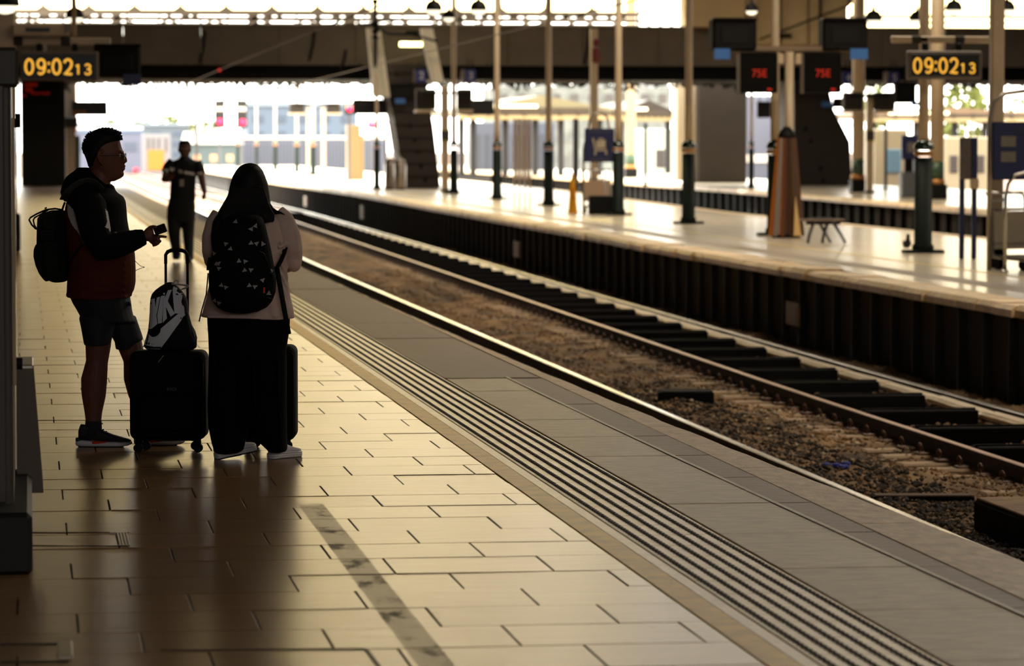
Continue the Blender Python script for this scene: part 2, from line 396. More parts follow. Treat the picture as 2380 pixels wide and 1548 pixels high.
qc = MB(); qc.tube([(.045 + .012 * math.sin(a_), .05 * math.cos(a_), .035 + .048 * math.sin(a_)) for a_ in np.linspace(-.4, 5.2, 12)], .013, 6); qc.box((.02, 0, -.01), (.13, .16, .03), .008); clipm = qc.mesh('rail_clip', M_clip)
qt = MB(); qt.box((0, 0, 0), (1.12, .3, .17), .012); qt.box((0, 0, .09), (1.12, .04, .02)); traym = qt.mesh('timber_board', M_tray)
qp = MB(); qp.box((0, 0, 0), (.2, 1.98, .05), .015); qp.box((.0, 0, .03), (.14, 1.9, .012), .004); padm = qp.mesh('edge_slab', M_pad)
ny = 0
for i in range(200):
    y = 12.95 + i * .67
    if y > 140: break
    o = link('sleeper', slp, track2); o.location = (x2(y) + .75, y, -1.062 + float(rng.normal(0, .006)))
    o = link('rail_clip', clipm, track2); o.location = (x2(y) - .085, y, -1.045); o.rotation_euler = (0, 0, math.pi)
    if i % 2 == 0 and y < 90:
        o = link('rail_clip', clipm, track1); o.location = (x1(y) + 1.505 + .085, y, -1.05)
for i in range(-5, 52):
    y = 25.2 + i * 2.06
    o = link('timber_board', traym, track2); o.location = (x2(y) + .64, y, -.985)
    o = link('edge_slab', padm, track2); o.location = (x2(y) + 1.33, y + 1.0, -.955); o.rotation_euler = (float(rng.normal(0, .006)), 0, 0)
# ballast bed with stones
bx = np.arange(4.02, 10.4, .12); by = np.concatenate([np.arange(2, 20, .4), np.arange(20, 75, .16), np.arange(75, 190, .9)])
X, Y = np.meshgrid(bx, by)
def hn(x, y):
    return (.02 * np.sin(3.1 * x + 1.7 * y) + .018 * np.sin(7.3 * x - 5.1 * y) + .012 * np.sin(13 * x + 11 * y + 1) + .02 * np.sin(.9 * y + 2 * x))
Z = -1.09 + hn(X, Y) + rng.normal(0, .008, X.shape)
n0, n1 = X.shape; vs = np.stack([X, Y, Z], -1).reshape(-1, 3)
idx = np.arange(n0 * n1).reshape(n0, n1)
fs = np.stack([idx[:-1, :-1], idx[:-1, 1:], idx[1:, 1:], idx[1:, :-1]], -1).reshape(-1, 4)
me = bpy.data.meshes.new('ballast'); me.from_pydata(vs.tolist(), [], fs.tolist()); me.materials.append(M_ballast); me.polygons.foreach_set('use_smooth', [True] * len(me.polygons))
bal = link('ballast', me, None, kind='stuff', label='dirty brown ballast bed between the rails')
oct_v = np.array([(1, 0, 0), (-1, 0, 0), (0, 1, 0), (0, -1, 0), (0, 0, 1), (0, 0, -1), (.6, .6, .55), (-.6, -.55, .6)], float)
oct_f = np.array([(0, 6, 4), (6, 2, 4), (2, 1, 4), (1, 7, 4), (7, 3, 4), (3, 0, 4), (0, 2, 6), (1, 3, 7), (0, 3, 5), (3, 1, 5), (1, 2, 5), (2, 0, 5)])
def stones(name, N_, xa, xb, ya, yb, smin, smax, m, z=-1.075, label=''):
    yy = ya + (yb - ya) * rng.random(N_) ** 1.6; xx = rng.uniform(xa, xb, N_); ss = rng.uniform(smin, smax, N_)
    xx = xx + np.where(yy > 36, (yy - 36) * .0095, 0) * (xx > 7)
    zz = z + hn(xx, yy) + ss * .25
    ang = rng.uniform(0, 6.28, N_); ca, sa = np.cos(ang), np.sin(ang)
    v = oct_v[None] * rng.uniform(.6, 1.25, (N_, 8, 3)) * ss[:, None, None]; v[:, :, 2] *= .7
    x = v[:, :, 0] * ca[:, None] - v[:, :, 1] * sa[:, None] + xx[:, None]; y = v[:, :, 0] * sa[:, None] + v[:, :, 1] * ca[:, None] + yy[:, None]; zc = v[:, :, 2] + zz[:, None]
    V = np.stack([x, y, zc], -1).reshape(-1, 3); Fc = (oct_f[None] + (np.arange(N_) * 8)[:, None, None]).reshape(-1, 3)
    me = bpy.data.meshes.new(name); me.from_pydata(V.tolist(), [], Fc.tolist()); me.materials.append(m)
    return link(name, me, None, kind='stuff', label=label)
stones('ballast_stones', 9000, 6.2, 7.84, 24, 75, .01, .028, M_stone, label='loose brown ballast stones between the two tracks')
stones('ballast_stones', 14000, 9.55, 10.2, 30, 90, .015, .045, M_stone, label='brown ballast stones along the opposite platform wall')
stones('ballast_stones', 5000, 7.98, 9.36, 24, 60, .012, .04, M_stone, z=-1.07, label='ballast stones under the black boards')
stones('dark_grit', 7000, 5.9, 7.2, 20, 40, .012, .035, mat('dark_grit', (62, 50, 40), .8, var=.4, scale=4), label='dark gritty ballast near the tiled platform edge')
stones('white_chippings', 500, 6.4, 7.8, 30, 66, .012, .03, mat('white_chipping', (186, 170, 146), .7), label='scattered pale chippings between the tracks')
# track side objects
def bxthing(name, label, cat, u0, u1, vb, vt, z, depth, m, top=None, group=None):
    a = G(u0, vb, z); b = G(u1, vb, z); w = (b - a).length; s = FPX * Rt.length / ((a - Vector((0, 0, CAMH))).dot(Fw)); h = (vb - vt) / s
    t = thing(name, label, cat, ((a.x + b.x) / 2, (a.y + b.y) / 2, z), -YAW, group)
    q = MB(); q.box((0, depth / 2, h / 2), (w, depth, h), min(w, h) * .06); part('body', q, m, t)
    q = MB(); q.box((0, depth / 2, h + .006), (w * .96, depth * .96, .014), .004); part('lid', q, top or m, t)
    return t
bxthing('cable_box', 'low black box lying on the ballast between the tracks, in mid view', 'box', 1532, 1660, 938, 913, -1.06, .5, M_tray)
g_ = G(2262, 1236, -1.09); t = thing('cable_trough', 'large black concrete block with a pale top by the bright rail', 'block', (g_.x, g_.y, -1.09)); h_ = (1236 - 1160) / FPX * (g_ - Vector((0, 0, CAMH))).dot(Fw)
q = MB(); q.box((.3, -2.2, h_ / 2), (.6, 4.4, h_), .02); part('body', q, M_tray, t)
q = MB(); q.box((.3, -2.2, h_ + .008), (.57, 4.36, .018), .005); part('lid', q, mat('pale_top', (150, 116, 82), .8, var=.3, scale=5), t)  # lid coloured paler than the body
bxthing('timber_plank', 'dark plank lying across the ballast beside the big black block', 'plank', 2030, 2265, 1165, 1155, -1.08, .18, M_tray, mat('plank_top', (96, 72, 50), .8))
a = G(1945, 1092, -1.05); q = MB()
for k in range(7): q.ball((float(rng.normal(0, .045)), float(rng.normal(0, .03)), .02 + float(rng.random() * .03)), (.045, .03, .022), 7, 4)
o = part('litter', q, mat('blue_litter', (30, 62, 170), .5), None); o.location = a; tag(o, 'crumpled blue plastic litter on the dark ballast', 'litter')
# ---- opposite platform
def xp2(y):
    pts = [(-10, 10.2), (57, 10.2), (70, 10.4), (93, 10.6), (120, 10.95), (150, 10.6), (260, 10.5)]
    return float(np.interp(y, [p[0] for p in pts], [p[1] for p in pts]))
def xf2(y): return float(np.interp(y, [0, 85, 128, 180, 260], [17, 17, 19, 19.5, 19.5]))
M_plat = mat('worn_platform_paving', (204, 188, 158), .42, var=.14, scale=1.2, stretch=(3, .25, 1), bump=.02, spec=.9)
M_plat.node_tree.nodes['Principled BSDF'].inputs['Coat Weight'].default_value = .6; M_plat.node_tree.nodes['Principled BSDF'].inputs['Coat Roughness'].default_value = .17
mb = strip(MB(), lambda y: xp2(y) + .5, lambda y: xf2(y) - .45, -.3, 0, 20, 262); plat2 = struct('platform', mb, M_plat)
qy = strip(MB(), 12.32, 12.42, -.01, .002, 20, 240); part('yellow_line', qy, mat('faded_yellow', (206, 184, 96), .4), plat2)
qy = strip(MB(), lambda y: xp2(y) + .95, lambda y: xp2(y) + 1.35, -.01, .0025, 20, 240); part('tactile_strip', qy, mat('tactile_grey', (140, 122, 98), .45, var=.2, scale=3), plat2)
def copings(xf, ya, yb, L_, par, sgn, m, w=.55, th=.13):
    y = ya
    while y < yb:
        l = L_ * float(rng.uniform(.85, 1.15)); e0, e1 = xf(y), xf(y + l); j = float(rng.normal(0, .012))
        dz = float(rng.normal(0, .005)); pr = [(0, -th), (0, -.055), (.05, dz), (w, dz), (w, -th)]
        q = MB(); q.add([(e0 + j + sgn * px_, y + .008, pz_) for px_, pz_ in pr] + [(e1 + j + sgn * px_, y + l - .008, pz_) for px_, pz_ in pr], [(0, 1, 2, 3, 4), (9, 8, 7, 6, 5)] + [(i, (i + 1) % 5, 5 + (i + 1) % 5, 5 + i) for i in range(5)])
        part('coping_stone', q, m, par); y += l
M_cop2 = mat('coping_pale', (236, 200, 150), .45, var=.25, scale=4, rnd=.1, bump=.15)
copings(xp2, 24, 130, .8, plat2, 1, M_cop2); copings(xp2, 130.5, 262, 2.2, plat2, 1, M_cop2)
qy = strip(MB(), lambda y: xf2(y) - .47, lambda y: xf2(y), -.12, 0, 20, 262); part('edge_kerb', qy, M_cop2, plat2)
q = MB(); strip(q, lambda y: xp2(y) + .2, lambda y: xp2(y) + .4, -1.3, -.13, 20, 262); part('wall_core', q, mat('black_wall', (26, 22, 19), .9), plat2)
y = 26.0; k = 0
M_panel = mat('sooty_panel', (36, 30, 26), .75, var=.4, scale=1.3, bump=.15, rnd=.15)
while y < 190:
    xm = xp2(y + .5)
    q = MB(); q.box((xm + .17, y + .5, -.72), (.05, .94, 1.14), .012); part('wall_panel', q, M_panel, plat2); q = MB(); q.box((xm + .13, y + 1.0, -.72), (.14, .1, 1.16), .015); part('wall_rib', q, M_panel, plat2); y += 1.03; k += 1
for i, (u, v0, v1) in enumerate([(1428, 587, 642), (965, 498, 535), (738, 450, 482), (664, 438, 462)]):
    yy = [46.8, 76, 117, 139][i]; p = PY(u, (v0 + v1) / 2, yy); h = (v1 - v0) / FPX * yy
    q = MB(); q.box((0, 0, 0), (.03, .8 * (1 + i * .25), h), .006); q.box((-.018, 0, 0), (.008, .6, h * .7), .003); o = part('wall_plate', q, mat('pale_plate', (150, 128, 104), .6), None)
    o.location = (xp2(yy) + .035, yy, -.62); tag(o, ['pale rectangular plate fixed to the opposite platform wall, nearest of the four', 'pale plate on the opposite platform wall, second nearest', 'pale plate on the opposite platform wall, third from the camera', 'pale plate on the opposite platform wall, farthest, by the woman\'s hair'][i], 'plate')
# ---- third platform and its tracks
def xp3(y): return float(np.interp(y, [0, 82, 95, 126, 187, 260], [23.2, 23.4, 24.1, 25.2, 25.8, 26]))
mb = strip(MB(), lambda y: xp3(y) + .5, 33.5, -.3, 0, 60, 262); plat3 = struct('platform', mb, M_plat)
copings(xp3, 66, 250, 1.8, plat3, 1, M_cop2)
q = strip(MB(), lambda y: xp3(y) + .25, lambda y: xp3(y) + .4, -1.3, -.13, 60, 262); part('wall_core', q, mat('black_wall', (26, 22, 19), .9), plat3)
y = 70.0
while y < 200:
    q = MB(); q.box((xp3(y) + .2, y, -.72), (.12, .18, 1.16), .02); part('wall_rib', q, mat('black_rib', (16, 13, 11), .95, spec=.05), plat3); y += 1.5
mb = MB(); mb.box((20.8, 150, -1.12), (6.5, 200, .2)); struct('ballast_bed', mb, M_ballast)
t3 = track(lambda y: float(np.interp(y, [0, 95, 200], [18.9, 19.2, 20.6])), (0, 1.505), 'track between the opposite island platform and the third platform', 50, 300, (M_railtop, M_railtop))
# ---- roof, left wall, back wall
def roofz(x): return 7.4 + 7.6 * (1 - abs(((x + 4) % 36) - 18) / 18)
ceil_ = bpy.data.objects.new('ceiling', None); C.objects.link(ceil_); ceil_['kind'] = 'structure'
for x0, x1r in ((-4, 14), (14, 32), (32, 50), (50, 56)):
    for yy in range(-26, 139, 11):
        mb = MB(); ya, yb = yy + .3, yy + 10.7; za, zb_ = roofz(x0 + 1e-6), roofz(x1r - 1e-6)
        mb.add([(x0, ya, za), (x1r, ya, zb_), (x1r, yb, zb_), (x0, yb, za), (x0, ya, za + .2), (x1r, ya, zb_ + .2), (x1r, yb, zb_ + .2), (x0, yb, za + .2)], [(0, 1, 2, 3), (4, 5, 6, 7), (0, 1, 5, 4), (1, 2, 6, 5), (2, 3, 7, 6), (3, 0, 4, 7)]); part('roof_panel', mb, M_roof, ceil_)
M_rib = mat('roof_rib_paint', (110, 96, 80), .6)
for yy in range(-26, 145, 11):
    for x0, x1r in ((-4, 14), (14, 32), (32, 50), (50, 56)):
        za, zb_ = roofz(x0 + 1e-6), roofz(x1r - 1e-6)
        q = MB(); q.prism([(x0, za - .45), (x1r, zb_ - .45), (x1r, zb_ + .1), (x0, za + .1)], 'y', yy - .31, yy + .31); part('roof_rib', q, M_rib, ceil_)
mb = MB(); mb.box((-4.25, 58, 3.1), (.4, 169, 8.6)); struct('wall_left', mb, M_wallblk)
mb = MB(); mb.box((26, -26.6, 7.5), (62, .4, 18)); struct('wall_back', mb, M_wallblk)
mb = MB(); mb.box((56.2, 58, 5.5), (.4, 169, 13)); struct('wall_right', mb, M_wallblk)
# ================================================================== FOOTBRIDGE AND GABLE
def pb(mb, u0, v0, u1, v1, Y, dep=.2, b=.01, org=Vector((0, 0, 0))):
    a = PY(u0, v1, Y); c = PY(u1, v0, Y)
    mb.box(((a.x + c.x) / 2 - org.x, Y + dep / 2 - org.y, (a.z + c.z) / 2 - org.z), (abs(c.x - a.x), dep, abs(c.z - a.z)), b); return mb
def zat(v, Y): return PY(1190, v, Y).z
BY = 133.0
bridge = bpy.data.objects.new('footbridge', None); C.objects.link(bridge); bridge['kind'] = 'structure'; bridge['label'] = 'long concrete footbridge crossing all the tracks'
zb, zt = zat(152, BY), zat(66, BY)
x = -5.2; k = 0
while x < 46:
    w = 2.9; q = MB(); q.box((x + w / 2, BY + .2, (zb + zt) / 2), (w - .02, .4, zt - zb), .015); part('concrete_panel', q, M_concrete, bridge); x += w; k += 1
q = MB(); q.box((20.4, BY + .25, zt + .05), (51.2, .6, .12), .02); part('parapet_cap', q, M_concrete, bridge)
q = MB(); q.box((20.4, BY + 5.5, zb + .2), (51.2, 10.5, .3)); part('deck', q, M_dark, bridge)
for i in range(12):
    q = MB(); q.box((20.4, BY + 1.6 + i * .8, zb - .25), (51.2, .22, .55), .02); part('cross_girder', q, M_black2, bridge)
q = MB(); q.box((20.4, BY + 10.6, (zb + zt) / 2), (51.2, .3, zt - zb)); part('far_parapet', q, M_concrete, bridge)
q = MB()
for i in range(330): xx = -5 + i * .155; ln = float(rng.uniform(.02, .3)) * (1.5 if math.sin(i * .21) > .3 else .7); q.tube([(xx, BY + 9.5, zb - .45), (xx + float(rng.normal(0, .12)), BY + 9.5, zb - .5 - ln * .6), (xx + float(rng.normal(0, .2)), BY + 9.5, zb - .5 - ln)], [.07, .06, .035], 4)
part('hanging_cables', q, M_black, bridge, kind='stuff')
for u, v0, v1 in ((477, 72, 148), (732, 72, 140), (1370, 66, 150), (805, 115, 160)):
    q = MB(); a = PY(u, v0, BY - .1); b_ = PY(u - 4, (v0 + v1) / 2, BY - .1); c_ = PY(u - 12, v1, BY - .1); q.tube([a, b_, c_], .05, 6); part('drain_pipe', q, M_black, bridge)
# piers and stairs below the bridge
def pier(u0, v0, u1, v1, Y, dep, m): q = MB(); pb(q, u0, v0, u1, v1, Y, dep, .04); return part('pier', q, m, bridge)
pier(50, 188, 152, 434, 138, 1.5, mat('black_pier', (13, 11, 10), .8))
pier(1622, 186, 1737, 426, 146, 1.2, M_dark)
pier(1572, 190, 1622, 421, 146.5, 1.0, mat('cream_pier', (205, 188, 160), .6))
q = MB(); pb(q, 1598, 190, 1602, 421, 146.3, .2, .005); part('pier_joint', q, M_dark, bridge)
def stair(poly, Y, dep, name, m):
    P = [PY(u, v, Y) for u, v in poly]; q = MB(); q.prism([(p.x, p.z) for p in P], 'y', Y, Y + dep); return part(name, q, m, bridge)
s1 = stair([(884, 148), (984, 148), (1008, 300), (1024, 437), (940, 437), (916, 275)], 130.5, 2.4, 'stair_enclosure', M_dark)
s2 = stair([(1846, 186), (1922, 186), (1938, 255), (1976, 330), (1981, 431), (1846, 431)], 136.5, 3.0, 'stair_enclosure', M_dark)
q = MB()
for (u, v) in ((908, 172), (925, 238), (940, 292), (950, 325), (958, 352), (965, 386), (975, 418)): p = PY(u + 14, v, 130.45); q.box((p.x, p.y, p.z), (.12, .06, .12), .03)
part('bolt_cover', q, M_black, s1)
q = MB()
for (u, v) in ((1872, 300), (1885, 328), (1907, 391), (1914, 421)): p = PY(u, v, 136.45); q.box((p.x, p.y, p.z), (.14, .06, .14), .03)
part('bolt_cover', q, M_black, s2)
q = MB()
for i in range(9): v = 170 + i * 30; pb(q, 900 + i * 4, v, 990 + i * 4, v + 1.2, 130.45, .04, .002)
part('panel_joint', q, M_black, s1)
for poly in ([(853, 66), (873, 66), (893, 225), (868, 225)], [(874, 66), (885, 66), (907, 225), (894, 225)], [(984, 66), (1006, 66), (1032, 192), (1010, 192)], [(978, 66), (983.5, 66), (1009, 192), (1003, 192)]):
    stair(poly, 129.6, .35, 'stair_stringer', mat('pale_strut', (222, 214, 194), .5))
pole_defs = []
q = MB(); pb(q, 925, 97, 984, 110, 131.8, .12, .03); lamp = thing('bridge_lamp', 'glowing tubular lamp on the footbridge face between the two pale struts', 'lamp', PY(955, 103, 131.8))
q = MB(); q.tube([(-.42, 0, 0), (.42, 0, 0)], .085, 10); part('tube', q, M_glow, lamp, True)
q = MB(); q.box((0, .12, .1), (1.0, .12, .06), .02); part('bracket', q, M_black2, lamp)
q = MB(); q.tube([(0, 0, 0), (0, -.06, 0)], .055, 10); o = part('red_lamp', q, mat('small_red_lamp', (255, 10, 20), .4, emit=(255, 10, 20), estr=.7), None); o.location = PY(510, 163, 132.8); tag(o, 'small red lamp under the footbridge, above the signals', 'lamp')
# upper cream building on the bridge (lift tower), gable screen
M_hall = mat('cream_cladding', (206, 182, 138), .7, var=.08, scale=.7)
tower = bpy.data.objects.new('wall_lift_tower', None); C.objects.link(tower); tower['kind'] = 'structure'
q = MB()
for u0, u1 in ((1608, 1735), (1737, 1815), (1817, 1880), (1882, 1972)):
    q = MB(); pb(q, u0, -420, u1, 62 if u0 < 1700 else 104, 132, 2.5, .03); part('cladding_panel', q, M_hall, tower)
q = MB(); pb(q, 1745, -420, 1762, 104, 131.6, .4, .02); part('pilaster', q, M_cream, tower)
q = MB(); pb(q, 1797, -420, 1812, 104, 131.6, .4, .02); part('pilaster', q, M_cream, tower)
q = MB(); pb(q, 1905, -420, 1911, 60, 131.7, .2, .01); part('downpipe', q, M_black2, tower)
q = MB(); pb(q, 1813, 78, 1840, 88, 131.7, .15, .01); part('vent', q, M_black2, tower)
q = MB(); a = PY(1765, 92, 131.2); b_ = PY(1975, 12, 131.2); q.tube([a, b_], .04, 6); part('stay_cable', q, M_black2, tower)
gable = bpy.data.objects.new('window_1', None); C.objects.link(gable); gable['kind'] = 'structure'
GY = 145.0
def gbar(u0, v0, u1, v1, d=.15, m=None): q = MB(); pb(q, u0, v0, u1, v1, GY, d, .01); return part('glazing_bar', q, m or M_rib, gable)
for v0, v1 in ((28, 33.5), (43, 46.5), (57, 60)): gbar(25, v0, 1482, v1); gbar(1975, v0 + 8, 2420, v1 + 8)
sv = MB()
for i in range(54):
    u = 100.5 + i * 106.3 / 2 - 106.3
    if u > 1470: break
    if i % 2 == 0:
        p = PY(u, 30, GY); zz = zat(28, GY); sv = MB(); sv.prism([(p.x - .3, zz), (p.x + .3, zz), (p.x + .07, zz + .16), (p.x + .035, zz + .4), (p.x + .03, 14), (p.x - .03, 14), (p.x - .035, zz + .4), (p.x - .07, zz + .16)], 'y', GY, GY + .12); part('mullion', sv, M_rib, gable)
        q = MB(); a_ = PY(u, 0, GY); q.box((a_.x + 53.15 / FPX * GY, GY + .06, (zz + 14) / 2), (106.3 / FPX * GY - .06, .012, 14 - zz)); part('pane', q, M_warmglass, gable)
    hh = MB(); a_ = PY(u, 58, GY + .02); b_ = PY(u + (26 if i % 2 else -26), 45, GY + .02); hh.tube([a_, b_], .05, 4); hh.tube([a_, PY(u + (5 if i % 3 else -20), 34, GY)], .035, 4); part('lattice_bar', hh, M_rib, gable)
rr_ = random.Random(3)
for i in range(46):                                                            # sooty lattice plates between the two chords
    u = 30 + i * 32 + rr_.uniform(-8, 8)
    if rr_.random() < .75 and u < 1460: gbar(u, 33, u + rr_.uniform(8, 26), 44 if rr_.random() < .6 else 58, .08)
for u in (2010, 2052, 2098, 2145, 2190, 2262, 2300, 2350): q = MB(); pb(q, u, -420, u + 3, 40, GY, .12, .01); part('mullion', q, M_rib, gable)
q = MB(); p0 = PY(1975, 0, GY); p1 = PY(2420, 0, GY); q.box(((p0.x + p1.x) / 2, GY + .06, 10.2), (p1.x - p0.x, .012, 7.4)); part('pane', q, M_warmglass, gable)
# lattice mast right of the gable
mast = thing('lattice_mast', 'pale lattice steel mast rising beside the cream lift tower', 'mast', PY(1520, 62, 133.3))
q = MB()
for dx in (-.62, -.2, .25, .68): q.box((dx, 0, 2.2), (.09, .09, 4.4), .01)
part('upright', q, M_cream, mast)
for i in range(7):
    z0 = .1 + i * .55; q = MB(); q.tube([(-.62, 0, z0), (-.2, .05, z0 + .5)], .04, 5); q.tube([(-.2, 0, z0), (-.62, .05, z0 + .5)], .04, 5); q.tube([(.25, 0, z0 + .1), (.68, 0, z0 + .55)], .035, 5); part('lattice_bar', q, M_cream, mast)
# overhead wires
def wire(name, label, pts, r, m):
    q = MB(); q.tube(pts, r, 5); o = part(name, q, m, None); tag(o, label, 'wire'); return o
M_wire = mat('copper_wire', (120, 92, 74), .5, .3)
wire('contact_wire', 'thin overhead wire above the track beside the tiled platform', [(x1(y) + .75, y, 3.78) for y in range(10, 330, 20)], .012, M_wire)
wire('contact_wire', 'thin overhead wire above the track with black boards', [(x2(y) + .75, y, 3.78) for y in range(10, 330, 20)], .012, M_wire)
# overhead line fittings by the footbridge
t = thing('overhead_bracket', 'black overhead line bracket with ribbed insulators above the left strut', 'bracket', PY(872, 80, 128.5))
q = MB(); q.lathe((0, 0, -.2), [(.05, 0), (.16, .1), (.06, .2), (.17, .32), (.06, .42), (.18, .55), (.08, .66), (.08, 1.3), (.12, 1.35), (.12, 1.5)], 10); part('insulator', q, M_black, t)
q = MB(); q.tube([(-.05, 0, .3), (.5, 0, .02), (1.35, 0, 0), (2.3, 0, -.25)], .045, 6); q.tube([(-.6, 0, .35), (.8, 0, .55)], .04, 6); q.box((0, 0, -.7), (.14, .14, 1.0), .02); part('cantilever', q, M_black, t)
q = MB(); q.box((1.35, 0, .05), (.5, .2, .18), .05); part('clamp', q, M_black, t)
# ================================================================== LAMP POSTS OF THE OPPOSITE PLATFORM
def post(u, v, label, s=1.0, top=9.0, group='cream posts with green bollard bases on the opposite platform'):
    g_ = G(u, v); t = thing('platform_post', label, 'post', g_, 0, group)
    r = .135 * s
    q = MB(); q.box((0, 0, .025), (.62, .3, .05), .015); part('base_plate', q, M_green, t)
    q = MB(); q.lathe((0, 0, .05), [(r * 1.25, 0), (r * 1.25, .06), (r * 1.02, .1), (r, 1.42)], 20); part('bollard', q, M_green, t, True)
    q = MB(); q.lathe((0, 0, 1.47), [(r * 1.04, .02), (r * 1.1, .03), (r * 1.1, .08), (r * 1.04, .1)], 20); part('gold_band', q, M_gold, t, True)
    q = MB(); q.lathe((0, 0, 1.58), [(r * 1.08, 0), (r * 1.16, .03), (r * 1.1, .08), (r * .8, .13), (r * .62, .16)], 20); part('cap', q, mat('glossy_green_cap', (20, 36, 28), .12, spec=.9), t, True)
    q = MB(); q.lathe((0, 0, 1.7), [(r * .62, 0), (r * .6, .5), (r * .56, top - 1.7)], 16); part('pole', q, M_cream, t, True)
    return t
post(2145, 588, 'nearest cream post with a dark green bollard base, a pigeon at its foot')
post(1800, 547, 'cream post whose green base stands half hidden behind the orange cover')
post(1600, 520, 'cream post standing in front of the pale pier beside the brown wall')
post(1437, 500, 'cream post beside the blue trolley sign board')
post(1275, 478, 'cream post left of the yellow cone on the opposite platform')
post(1155, 463, 'cream post between the stair foot and the four slim stanchions')
post(1055, 450, 'cream post at the foot of the left stair enclosure')
post(876, 440, 'post under the dark hanging sign beside the beige cabinet', .8, 4.2)
post(728, 407, 'far sunlit post, first one left of the beige cabinet', 1.1, 5)
post(690, 400, 'far sunlit post, second one left of the beige cabinet', 1.0, 5)
post(640, 395, 'far sunlit post, third one left of the beige cabinet', 1.0, 5)
post(596, 391, 'far sunlit post just right of the two red signals', .9, 5)
post(553, 388, 'far post right behind the second red signal', .9, 5)
post(1746, 437, 'slim post in the bright gap right of the brown pier', .75, 5)
# big columns of the third platform
def column(u, v, label, r):
    t = thing('platform_column', label, 'column', G(u, v), 0, 'thick cream columns of the third platform')
    q = MB(); q.box((0, 0, .22), (r * 2.5, r * 2.5, .44), .03); part('plinth', q, M_black, t)
    q = MB(); q.lathe((0, 0, .44), [(r * 1.15, 0), (r * 1.2, .08), (r * 1.15, .16)], 20); part('gold_band', q, M_gold, t, True)
    q = MB(); q.lathe((0, 0, .6), [(r * 1.03, 0), (r * 1.03, .52)], 20); part('green_band', q, M_green2, t, True)
    q = MB(); q.lathe((0, 0, 1.12), [(r, 0), (r, 8.4)], 20); part('shaft', q, M_cream, t, True)
    return t
column(2177, 463, 'thick cream column right behind the nearest post', .215)
column(1994, 447, 'thick cream column beside the right stair enclosure', .21)
column(1466, 413, 'thick cream column seen between the trolley sign and the pale pier', .24)
# ---- hanging domes
def dome(u, v, Y, label, s=1.0):
    p = PY(u, v, Y); t = thing('dome_lamp', label, 'lamp', p, 0, 'black dome pendant lamps')
    q = MB(); q.lathe((0, 0, 0), [(.30 * s, 0), (.31 * s, .02 * s), (.29 * s, .16 * s), (.2 * s, .3 * s), (.07 * s, .36 * s), (.05 * s, .5 * s), (.02 * s, .52 * s)], 18); part('shade', q, M_black, t, True)
    q = MB(); q.lathe((0, 0, -.17 * s), [(.05 * s, 0), (.17 * s, .03 * s), (.24 * s, .1 * s), (.27 * s, .17 * s)], 18); part('glass_bowl', q, mat('lamp_glass', (236, 232, 214), .3, emit=(255, 244, 214), estr=1.2), t, True)
    q = MB(); q.tube([(0, 0, .5 * s), (0, 0, 3)], .018, 6); part('hanger', q, M_black2, t)
dome(1008, 24, 80, 'black dome lamp hanging left of the post beside the left struts', .64); dome(1112, 24, 80, 'black dome lamp hanging right of the post beside the left struts', .64)
dome(1043, 42, 90, 'black dome lamp lowest of the three by the left struts', .55); dome(174, 42, 60, 'black dome lamp above the left clock beam', .5)
dome(12, 14, 53.5, 'black dome lamp half cut off at the upper left corner of the photo', .7)
dome(2217, 24, 82, 'black dome lamp above the right clock', .68); dome(2340, 24, 82, 'black dome lamp near the upper right corner, right of the clock post', .68)
dome(1747, 26, 80, 'black dome lamp above the left monitor of the opposite platform', .5); dome(2030, 48, 84, 'black dome lamp right of the right monitor', .7); dome(2132, 48, 88, 'small black dome lamp left of the clock post', .7)
